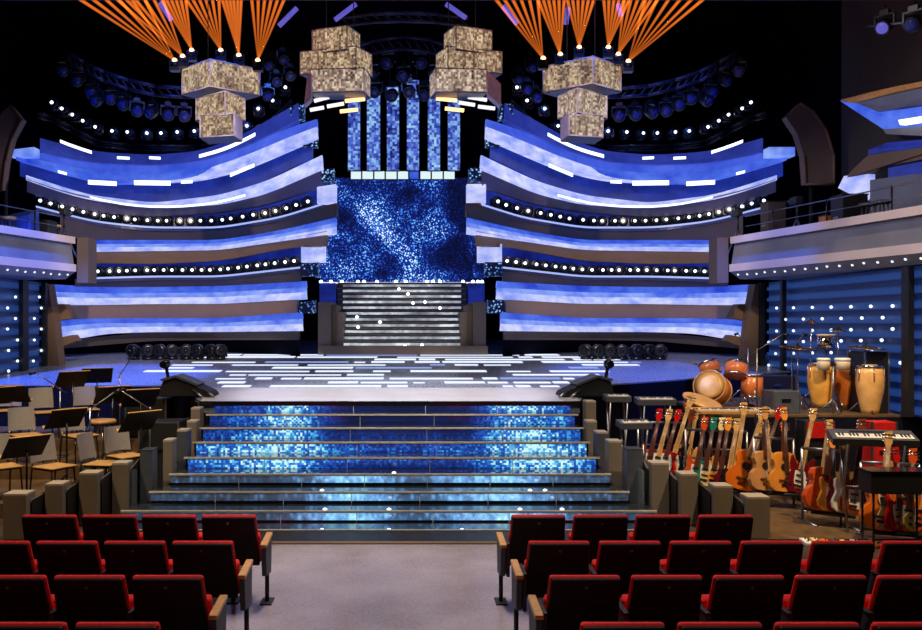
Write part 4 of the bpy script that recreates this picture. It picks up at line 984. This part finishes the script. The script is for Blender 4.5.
# ================================================================== PERCUSSION, RIGHT
def conga(px, D, z, h, r0, mat, lab):
    o = empty('conga_drum', (XX(px, D), D, z), 0, lab, 'conga')
    MB().lathe([(r0 * .62, 0), (r0 * .7, h * .1), (r0 * .98, h * .45), (r0 * 1.05, h * .62), (r0, h * .85), (r0 * .92, h * .97)], n=24).build('shell', mat, o)
    MB().lathe([(r0 * .95, h * .95), (r0 * .99, h * .96), (r0 * .99, h), (r0 * .9, h + .012)], n=24).build('rim', M['chrome'], o)
    MB().lathe([(r0 * .88, h), (r0 * .5, h + .016), (.01, h + .018)], n=24).build('drum_head', M['skin'], o)
    for k in range(6):
        a = k * PI / 3 + .3; p = Vector((math.cos(a), math.sin(a), 0)); MB().tube(p * r0 * 1.03 + Vector((0, 0, h * .96)), p * r0 * 1.09 + Vector((0, 0, h * .68)), .01, n=6).build('tuning_lug', M['chrome'], o)
conga(821, 15.9, 1.09, .78, .225, M['conga_gold'], 'golden conga drum, the left one of the three'); conga(846, 16.2, 1.06, .78, .215, M['conga_amber'], 'amber conga drum in the middle of the three'); conga(870, 15.5, 1.0, .86, .225, M['conga_tan'], 'tan conga drum, the right one of the three, with pale stripes')
o = empty('conga_stand', (XX(846, 16.0), 15.95, 1.0), 0, 'low steel stand under the congas', 'stand')
b = MB(); b.box((-.46, -.05, .035), (.35, .3, .07)); b.box((0, .25, .03), (.34, .3, .05)); b.build('frame', M['steel'], o)
r = empty('bongo_drums', (XX(833, 15.55), 15.55, 1.0), 0, 'pair of pale bongos on a steel stand in front of the congas', 'bongos')
MB().tube((0, 0, .0), (0, 0, .86), .018, n=8).build('pole', M['steel'], r); b = MB()
for a in (.5, 2.6, 4.7): b.tube((.25 * math.cos(a), .25 * math.sin(a), 0), (0, 0, .25), .012, n=6)
b.build('tripod_base', M['steel'], r)
for sx, rr in ((-.17, .11), (.17, .13)):
    bb = MB().lathe([(rr * .9, .78), (rr, .9), (rr * .98, .97)], (sx, 0, 0), 20).build('bongo', M['skin'], r)
    MB().lathe([(rr * 1.03, .94), (rr * 1.03, .985), (rr * .9, .995), (.01, .995)], (sx, 0, 0), 20).build('drum_head', M['white_plastic'], bb)
MB().box((0, 0, .88), (.12, .05, .05)).build('bridge', M['black'], r)
def cymbal(px, py, D, z, rr, lab, tilt=.08):
    x = XX(px, D); h = ZZ(py, D) - z; r = empty('cymbal_stand', (x, D, z), 0, lab, 'cymbal')
    rot = Euler((tilt, .05, 0)).to_matrix()
    MB().lathe([(.02, .035), (.05, .03), (.07, .012), (rr * .6, .004), (rr, -.012), (rr, -.016), (rr * .6, 0)], (0, 0, h), 28, rot).build('cymbal', M['brass'], r)
    MB().tube((0, 0, .1), (0, 0, h + .07), .012, n=8).build('pole', M['chrome'], r); MB().lathe([(.02, h + .05), (.02, h + .08)], n=8).build('wing_nut', M['black'], r)
    for a in (.4, 2.5, 4.6): MB().tube((.3 * math.cos(a), .3 * math.sin(a), .01), (0, 0, .3), .012, n=6).build('leg', M['chrome'], r)
cymbal(798, 347, 16.4, 1.0, .33, 'wide bronze cymbal left behind the golden conga'); cymbal(866, 347, 15.6, 1.0, .34, 'wide bronze cymbal above the tan conga'); cymbal(811, 322, 16.8, 1.0, .14, 'small high bronze cymbal on a tall thin stand'); cymbal(838, 330, 16.2, 1.0, .17, 'small cymbal on a stand behind the congas'); cymbal(706, 364, 17.9, 1.0, .3, 'bronze cymbal over the orange drum kit'); cymbal(742, 362, 17.6, 1.0, .26, 'bronze cymbal right of the orange drum kit')
o = empty('timbale', (XX(826, 16.6), 16.6, 1.0), 0, 'silver timbale drum on a stand behind the congas', 'drum')
hz = ZZ(349, 16.6) - 1.0
MB().lathe([(.16, hz), (.16, hz + .26)], n=22).build('shell', M['chrome'], o); MB().lathe([(.165, hz + .25), (.165, hz + .28), (.15, hz + .285), (.01, hz + .285)], n=22).build('drum_head', M['skin'], o)
MB().tube((0, 0, .05), (0, 0, hz), .015, n=8).build('pole', M['chrome'], o)
for a in (.4, 2.5, 4.6): MB().tube((.3 * math.cos(a), .3 * math.sin(a), .01), (0, 0, .3), .012, n=6).build('leg', M['chrome'], o)
# drum kit
def drum(name, c, rr, h, rot, lab, stand=True):
    o = empty(name, c, 0, lab, 'drum')
    MB().lathe([(rr, 0), (rr, h)], n=26, rot=rot).build('shell', M['drum_orange'], o)
    for z0 in (-.01, h - .03): MB().lathe([(rr * .99, z0), (rr * 1.03, z0), (rr * 1.03, z0 + .04), (rr * .99, z0 + .04)], n=26, rot=rot, caps=False).build('hoop', M['chrome'], o)
    MB().lathe([(rr * .97, h), (rr * .6, h + .012), (.01, h + .014)], n=26, rot=rot).build('drum_head', M['skin'], o)
    return o
Dk = 16.7
o = drum('kick_drum', (XX(716, Dk), Dk, 1.0 + .31), .3, .45, Matrix.Rotation(PI / 2 - .35, 3, 'X') @ Matrix.Rotation(-.6, 3, 'Y'), 'large orange kick drum of the kit on the percussion riser')
for hh in o.children:
    if hh.name.startswith('drum_head'): recolor(hh, M['conga_tan'])
    if hh.name.startswith('hoop'): recolor(hh, M['conga_tan'])
for sx in (-1, 1): MB().tube((sx * .2, -.2, -.1), (sx * .34, -.3, -.31), .012, n=6).build('leg', M['chrome'], o)
o = drum('tom_drum', (XX(711, Dk), Dk - .05, 1.64), .19, .24, Matrix.Rotation(-.35, 3, 'X') @ Matrix.Rotation(-.25, 3, 'Y'), 'pale orange tom drum over the left of the kick drum'); MB().tube((0, 0, .05), (.05, .15, -.1), .014, n=6).build('bracket', M['chrome'], o)
o = drum('tom_drum', (XX(734, Dk), Dk - .05, 1.6), .21, .26, Matrix.Rotation(-.35, 3, 'X') @ Matrix.Rotation(.25, 3, 'Y'), 'orange tom drum over the right of the kick drum'); MB().tube((0, 0, .05), (-.05, .15, -.1), .014, n=6).build('bracket', M['chrome'], o)
o = drum('floor_tom', (XX(752, Dk), Dk, 1.2), .2, .42, Matrix.Identity(3), 'dark orange floor tom right of the kick drum')
for a in (.4, 2.5, 4.6): MB().tube((.2 * math.cos(a), .2 * math.sin(a), .2), (.23 * math.cos(a), .23 * math.sin(a), -.2), .01, n=6).build('leg', M['chrome'], o)
D = 14.4; o = empty('timpani_bowl', (XX(702, D), D, .02), 0, 'wide tan rimmed drum lying open beside the drum kit', 'drum')
h = ZZ(402, D) - .02; rt = Matrix.Rotation(.28, 3, 'X') @ Matrix.Rotation(.25, 3, 'Y')
MB().lathe([(.12, -.3), (.25, -.2), (.3, 0)], (0, 0, h), 26, rt).build('bowl', M['drum_orange'], o); MB().lathe([(.31, -.03), (.33, 0), (.33, .03), (.29, .04)], (0, 0, h), 26, rt).build('rim', M['conga_tan'], o); MB().lathe([(.285, .035), (.01, .03)], (0, 0, h), 26, rt).build('drum_head', M['black'], o)
for a in (.4, 2.5, 4.6): MB().tube((.3 * math.cos(a), .3 * math.sin(a), .0), (.1 * math.cos(a), .1 * math.sin(a), h - .2), .015, n=6).build('leg', M['steel'], o)
# keyboards
def keyboard(px, py, D, L, dp, lab, rz=0.0, pitch=.12, zfloor=.02, mat=None, ht=.1):
    c = W(px, py, D); r = empty('keyboard', c, rz, lab, 'keyboard'); R = Matrix.Rotation(pitch, 3, 'X')
    MB().box((0, 0, -ht / 2), (L, dp, ht), R).build('body', mat or M['slate'], r, bevel=.01)
    n = int(L / .045); k = MB()
    for i in range(n): k.box(R @ Vector((-L / 2 + .05 + (L - .1) * (i + .5) / n, -dp * .28, .006)), ((L - .1) / n * .9, dp * .4, .014), R)
    k.build('white_keys', M['key_white'], r)
    k = MB()
    for i in range(n):
        if i % 7 not in (2, 6): k.box(R @ Vector((-L / 2 + .05 + (L - .1) * (i + 1) / n, -dp * .2, .014)), ((L - .1) / n * .5, dp * .24, .014), R)
    k.build('black_keys', M['black'], r); MB().box(R @ Vector((0, dp * .2, .004)), (L * .5, dp * .16, .006), R).build('control_panel', M['black'], r)
    o = empty('keyboard_stand', (c.x, c.y, zfloor), rz, 'steel stand under the ' + lab, 'stand'); h = c.z - zfloor - ht - .02
    for sx in (-1, 1):
        MB().tube((sx * L * .33, -dp * .5, 0), (sx * L * .33, dp * .5, h), .014, n=6).build('leg', M['steel'], o); MB().tube((sx * L * .33, dp * .5, 0), (sx * L * .33, -dp * .5, h), .014, n=6).build('leg', M['steel'], o)
    MB().tube((-L * .33, 0, h / 2), (L * .33, 0, h / 2), .012, n=6).build('cross_bar', M['steel'], o)
    return r
keyboard(872, 434, 10.85, .98, .34, 'long grey keyboard over the nearest guitar racks', -.22, .25)
keyboard(730, 409, 13.9, 1.36, .3, 'tan edged keyboard in front of the drum kit', -.05, .1, mat=M['conga_tan'], ht=.06)
keyboard(617, 395, 14.3, .42, .26, 'small keyboard right behind the stage edge camera unit', 0, .1)
keyboard(655, 398, 14.0, .62, .28, 'upper keyboard between stage edge and timpani', -.03, .1)
keyboard(634, 421, 13.2, .5, .25, 'low keyboard behind the right stair pillars', .1, .15)
case('amplifier', XX(815, 12.6), 12.6, .02, .4, .3, ZZ(420, 12.6) - .02, 'bright red fronted amplifier stack among the guitars', M['black'], 'amplifier')
c0 = [o for o in COL.objects if o.name.startswith('amplifier')][-1]
MB().box((0, -.17, ZZ(428.5, 12.6) - .02), (.385, .02, .23)).build('red_front', M['red_tolex'], c0)
case('amplifier', XX(879, 13.2), 13.2, .02, .36, .3, ZZ(421, 13.2) - .02, 'red topped amplifier behind the long grey keyboard', M['red_tolex'], 'amplifier')
case('flight_case', XX(883, 15.3), 15.8, 1.0, .42, .6, ZZ(352, 15.5) - 1.0, 'tall black flight case right of the congas', M['black'])
r = empty('black_table', (XX(893, 10.1), 10.05, 0), 0, 'black draped equipment table standing before the nearest guitar rack', 'table')
MB().box((0, 0, .79), (.72, .3, .25)).build('draped_top', M['black'], r, bevel=.015); MB().box((0, 0, .92), (.74, .32, .02)).build('lid', M['black_gloss'], r)
for sx in (-1, 1):
    for sy in (-1, 1): MB().tube((sx * .32, sy * .12, 0), (sx * .32, sy * .12, .68), .014, n=6).build('leg', M['black_gloss'], r)
case('flight_case', XX(776, 18.4), 18.6, 1.0, .8, .5, .5, 'black flight case under the wide left cymbal', M['black'])
case('mixer_rack', XX(786, 15.5), 15.7, 1.0, .5, .4, .4, 'low dark mixer rack left of the golden conga', M['slate'], 'rack')
for px, D, rz, lab in ((748, 17.0, 30, 'microphone stand over the orange drum kit'), (757, 15.8, 150, 'microphone stand right of the drum kit'), (792, 16.6, 80, 'microphone stand left of the golden conga')):
    pmic.put((XX(px, D), D, 1.0), (0, 0, math.radians(rz)), lab, 'microphone stands')

# ================================================================== GUITARS AND THEIR RACKS
def outline(kind):
    if kind == 'acoustic': h = [(0, 0), (.11, .005), (.175, .05), (.195, .13), (.17, .21), (.125, .27), (.12, .32), (.145, .39), (.13, .455), (.07, .485), (0, .49)]
    elif kind == 'bass': h = [(0, 0), (.09, .0), (.15, .05), (.165, .12), (.13, .2), (.11, .27), (.14, .36), (.145, .45), (.12, .47), (.09, .42), (.05, .37), (0, .37)]
    else: h = [(0, 0), (.09, .005), (.145, .05), (.16, .12), (.13, .19), (.11, .24), (.13, .31), (.13, .38), (.105, .4), (.08, .35), (.045, .32), (0, .32)]
    return h + [(-x, y) for x, y in h[-2:0:-1]] if kind == 'acoustic' else h + [(-x * (.96), y * (.96)) for x, y in h[-2:0:-1]]
def guitar_proto(kind, nm):
    o = empty(nm); o['category'] = 'guitar'; t = .1 if kind == 'acoustic' else .045
    pts = outline(kind); top = .49 if kind == 'acoustic' else (.37 if kind == 'bass' else .32)
    bd = MB().prism([(x, -t / 2, z) for x, z in pts], (0, t, 0)).build('body', M['red_tolex'], o, bevel=.008)
    n0 = top - .08; n1 = n0 + (.62 if kind == 'bass' else .47)
    MB().hexa([(-.03, -t / 2 - .022, n0), (.03, -t / 2 - .022, n0), (.026, 0, n0), (-.026, 0, n0)], [(-.022, -t / 2 - .016, n1), (.022, -t / 2 - .016, n1), (.018, 0.0, n1), (-.018, 0.0, n1)]).build('neck', M['maple'], o)
    hd = MB().prism([(-.022, -t / 2 - .006, n1), (.022, -t / 2 - .006, n1), (.04, -t / 2, n1 + .05), (.03, -t / 2 + .01, n1 + .17), (-.045, -t / 2 + .01, n1 + .15), (-.04, -t / 2, n1 + .04)], (0, .018, 0)).build('headstock', M['maple'], o)
    pg = MB()
    for i in range(3): pg.tube((-.062, -t / 2 + .008, n1 + .055 + .035 * i), (.062, -t / 2 + .008, n1 + .055 + .035 * i), .007, n=6)
    pg.tube((-.03, -t / 2 + .008, n1 + .05), (.0, -t / 2 + .008, n1 + .13), .006, n=6)
    pg.build('tuning_peg', M['chrome'], hd)
    if kind == 'acoustic':
        MB().lathe([(.048, 0), (.048, .003)], (0, -t / 2 - .001, .3), 20, Matrix.Rotation(PI / 2, 3, 'X')).build('sound_hole', M['black'], o)
        MB().box((0, -t / 2 - .008, .14), (.14, .014, .022)).build('bridge', M['rosewood'], o)
    else:
        MB().prism([(-.02, -t / 2 - .003, .05), (.09, -t / 2 - .003, .07), (.10, -t / 2 - .003, .16), (.05, -t / 2 - .003, .28), (-.06, -t / 2 - .003, .27), (-.05, -t / 2 - .003, .14)], (0, .003, 0)).build('pickguard', M['white_plastic'], o)
        for zz in (.15, .22): MB().box((0, -t / 2 - .008, zz), (.075, .012, .02)).build('pickup', M['black'], o)
    MB().box((0, -t / 2 - .008, .09), (.08, .014, .03)).build('bridge', M['chrome'], o)
    b = MB()
    for i in range(4): b.tube((-.012 + .008 * i, -t / 2 - .024, .1), (-.012 + .008 * i, -t / 2 - .02, n1), .0012, n=4)
    b.build('string', M['steel'], o)
    return o
pg_ = {'acoustic': Proto(guitar_proto('acoustic', 'acoustic_guitar')), 'electric': Proto(guitar_proto('electric', 'electric_guitar')), 'bass': Proto(guitar_proto('bass', 'bass_guitar'))}
GC = {n: plain('guitar_' + n, rgb(*c), .16, sc=4, vary=.2, coat=.6) for n, c in dict(red=(190, 20, 24), orange=(226, 112, 28), amber=(232, 150, 58), cream=(228, 205, 150), teal=(34, 120, 104), black=(22, 20, 22), tan=(206, 148, 88), brown=(120, 56, 30), wine=(110, 18, 30), yellow=(222, 190, 92), sunburst=(200, 78, 26), white=(224, 220, 208)).items()}
def rack(name, px0, px1, D, z, top, lab, bar, dD=0.0):
    x0, x1 = XX(px0, D), XX(px1, D - dD); r = empty(name, (x0, D, z), 0, lab, 'guitar rack')
    p, q = Vector((x0, D, z)), Vector((x1, D - dD, z)); f = Vector((0, -.3, 0)); u = Vector((0, .12, top)); 
    for e in (p, q):
        MB().path([e + f, e + Vector((0, .22, 0))], .02, 8).build('foot', M['steel'], r, True); MB().tube(e + Vector((0, .1, 0)), e + u, .018, n=8).build('upright', M['steel'], r, True)
    MB().tube(p + u, q + u, .02, n=8).build('top_bar', M['steel'], r, True)
    for zz, yy in ((bar, -.14), (bar, .06)): MB().tube(p + Vector((0, yy, zz)), q + Vector((0, yy, zz)), .024, n=8).build('padded_bar', M['black'], r, True)
    MB().box((p + q) / 2 + Vector((0, .0, top * .58)), ((q - p).length * .98, .1, .025), Matrix.Rotation(math.atan2(q.y - p.y, q.x - p.x), 3, 'Z')).build('shelf', M['slate'], r, True)
    return r
racks = [
 ('guitar_rack', 640, 684, 13.7, .02, 1.02, 'guitar rack behind the right stair pillars, leaning necks of pale wood', .2, .1,
  [('electric', 'red', 645, 15), ('electric', 'wine', 653, 16), ('electric', 'red', 661, 15), ('bass', 'black', 668, 16), ('electric', 'brown', 676, 15), ('electric', 'tan', 683, 15)]),
 ('guitar_rack', 688, 750, 13.1, .02, .98, 'long guitar rack below the tan edged keyboard', .12, .3,
  [('electric', 'sunburst', 692, 12), ('electric', 'teal', 702, 10), ('electric', 'cream', 711, 10), ('electric', 'amber', 718, 9), ('electric', 'wine', 725, 12), ('bass', 'black', 731, 12), ('acoustic', 'orange', 738, 18), ('electric', 'yellow', 746, 14), ('bass', 'red', 752, 18)]),
 ('guitar_rack', 757, 797, 12.4, .02, .95, 'two tier steel guitar rack left of the red fronted amplifier', .2, .2,
  [('acoustic', 'tan', 764, 4), ('electric', 'white', 772, -3), ('acoustic', 'amber', 783, 4), ('electric', 'orange', 788, -2), ('bass', 'wine', 795, 14)]),
 ('guitar_rack', 806, 850, 11.35, .02, .95, 'guitar rack below the long grey keyboard, with splayed steel feet', .16, .3,
  [('acoustic', 'sunburst', 818, 12), ('electric', 'amber', 830, 6), ('electric', 'wine', 838, 5), ('electric', 'white', 844, 7), ('bass', 'brown', 851, 10)]),
 ('guitar_rack', 866, 925, 10.5, .02, .9, 'nearest guitar rack at the right edge behind the low black case', .1, .2,
  [('acoustic', 'orange', 878, 8), ('electric', 'cream', 890, 4), ('electric', 'red', 898, 4), ('electric', 'sunburst', 906, 6), ('electric', 'yellow', 916, 14)]),
]
for nm, a, b_, D, z, top, lab, bar, dD, gs in racks:
    rack(nm, a, b_, D, z, top, lab, bar, dD)
    place = ('the rack behind the right stair pillars', 'the rack below the tan edged keyboard', 'the two tier rack by the red amplifier', 'the rack below the grey keyboard', 'the nearest rack at the right edge')[[r_[0:3] for r_ in racks].index((nm, a, b_))]
    for i, (kind, colr, px, roll) in enumerate(gs):
        Dg = D - dD * (px - a) / (b_ - a) - .1; x = XX(px, Dg)
        o = pg_[kind].put((x, Dg, z + bar + .03), (math.radians(-9), math.radians(roll), math.radians(random.uniform(-25, 5))), '%s %s guitar, %s from the left in %s' % (colr, kind, ORD[i + 1], place), 'guitars in ' + place, 1.22 if D > 13 else 1.14)
        recolor(child(o, 'body'), GC[colr])
        dark = random.random() < .35
        recolor(child(o, 'neck'), M['rosewood'] if dark else M['maple']); recolor(child(o, 'headstock'), GC[colr] if dark else M['maple'])
# pedals on the floor in front of the racks
for i in range(9):
    D = 10.28 - .02 * i + .03 * (i % 2); px = 806 + 10 * i; r = empty('effect_pedal', (XX(px, D), D, .02 if D > 10.45 else .012 * 0), random.uniform(-.2, .2), '%s small floor pedal from the left in the row before the nearest racks' % ORD[i + 1], 'pedal', 'effect pedals on the floor')
    MB().hexa([(-.045, -.07, 0), (.045, -.07, 0), (.045, .07, 0), (-.045, .07, 0)], [(-.045, -.07, .03), (.045, -.07, .03), (.045, .07, .06), (-.045, .07, .06)]).build('body', [M['white_plastic'], GC['cream'], GC['orange'], M['steel'], GC['yellow']][i % 5], r, bevel=.004)
    MB().lathe([(.014, 0), (.014, .02), (.01, .025)], (0, -.035, .036), 10).build('foot_switch', M['chrome'], r)
    MB().lathe([(.01, 0), (.01, .015)], (.015, .04, .052), 8).build('knob', M['black'], r)
# ================================================================== LIGHT, CAMERA
def area(name, loc, target, size, power, col, sy=None):
    l = bpy.data.lights.new(name, 'AREA'); l.energy = power; l.color = col; l.size = size
    if sy: l.shape = 'RECTANGLE'; l.size_y = sy
    o = bpy.data.objects.new(name, l); COL.objects.link(o); o.location = loc
    o.rotation_euler = (Vector(target) - Vector(loc)).to_track_quat('-Z', 'Y').to_euler(); return o
def spot(name, loc, target, power, col, ang, r=.15, blend=.4):
    l = bpy.data.lights.new(name, 'SPOT'); l.energy = power; l.color = col; l.spot_size = math.radians(ang); l.spot_blend = blend; l.shadow_soft_size = r
    o = bpy.data.objects.new(name, l); COL.objects.link(o); o.location = loc
    o.rotation_euler = (Vector(target) - Vector(loc)).to_track_quat('-Z', 'Y').to_euler(); return o
spot('aisle_spot', (-.2, 9.5, 10.5), (-.4, 8.4, 0), 1150, (1, .92, .92), 24)
area('house_light', (0, 11.5, 11.5), (0, 6, 0), 3.0, 900, (1, .88, .82))
spot('pit_spot_left', (-6.5, 9.0, 9.5), (-6.6, 13, .4), 3200, (1, .74, .42), 46)
spot('pit_spot_right', (6.6, 8.0, 9.5), (6.6, 12.6, .6), 3800, (1, .74, .44), 46)
spot('percussion_spot', (7.6, 11.0, 10.0), (8.4, 16, 1.4), 1900, (1, .76, .4), 30)
spot('stage_wash_white', (-.2, 13.0, 11.5), (-.2, 15.6, 1.4), 5200, (.95, .95, 1), 34)
spot('stage_wash_left', (-3.5, 15, 12.0), (-6.0, 25, 5.0), 2600, (.06, .2, 1), 44)
spot('stage_wash_right', (3.5, 15, 12.0), (6.0, 25, 5.0), 2600, (.06, .2, 1), 44)
spot('truss_wash_left', (0, 17, 12.6), (-5.5, 21.5, 8.4), 500, (.12, .25, 1), 50)
spot('truss_wash_right', (0, 17, 12.6), (5.5, 21.5, 8.4), 500, (.12, .25, 1), 50)
spot('truss_wash_middle', (0, 15, 12.4), (0, 24.5, 10.0), 500, (.12, .25, 1), 34)
spot('show_stair_spot', (0, 12.5, 11.8), (0, 26, 2.6), 2200, (1, .9, .8), 16)
spot('balcony_spot_right', (-5, 10.0, 8.5), (8.4, 16, 4.2), 2500, (.95, .88, 1), 34)
spot('balcony_spot_left', (5, 12.0, 8.5), (-8.0, 18.5, 4.2), 2300, (.95, .88, 1), 26)
spot('loge_spot', (-4, 8, 8.5), (10.2, 17.5, 6.6), 500, (1, .85, .75), 16)
spot('tier_front_left', (-2, 8, 9.5), (-6.5, 24, 3.6), 6500, (1, .82, .62), 26)
spot('tier_front_right', (2, 8, 9.5), (6.5, 24, 3.6), 5200, (1, .8, .66), 26)
spot('deck_blue_left', (-7.5, 14.0, 11.0), (-7.0, 18.6, 1.4), 17000, (.05, .16, 1), 32)
spot('deck_blue_right', (7.5, 15.0, 11.0), (6.2, 19.4, 1.4), 9000, (.05, .16, 1), 32)
spot('aisle_warm_fill', (1.2, 3.0, 8.5), (.35, 5.3, 0), 420, (1, .5, .3), 13, blend=.9)  # added spot; its pool stands in for a warm floor reflection
spot('stair_front_fill', (0, 4.0, 9.5), (0, 12.8, .6), 1500, (1, .93, .8), 40)  # added spot to brighten the step nosings
w = bpy.data.worlds.new('hall_dark'); S.world = w; w.use_nodes = True
w.node_tree.nodes['Background'].inputs[0].default_value = (.02, .022, .03, 1); w.node_tree.nodes['Background'].inputs[1].default_value = .15
cam = bpy.data.cameras.new('camera'); co = bpy.data.objects.new('camera', cam); COL.objects.link(co)
co.location = (0, 0, EZ); co.rotation_euler = (PI / 2, 0, 0)
cam.sensor_width = 36.0; cam.sensor_fit = 'HORIZONTAL'; cam.lens = 36.0 * F / 922.0
cam.shift_x = (461.0 - CX) / 922.0; cam.shift_y = (CY - 315.0) / 922.0; cam.clip_end = 200; cam.clip_start = .05
S.camera = co
S.view_settings.view_transform = 'Standard'; S.view_settings.look = 'None'; S.view_settings.gamma = 1.0; S.view_settings.exposure = 0.0; S.view_settings.use_curve_mapping = False
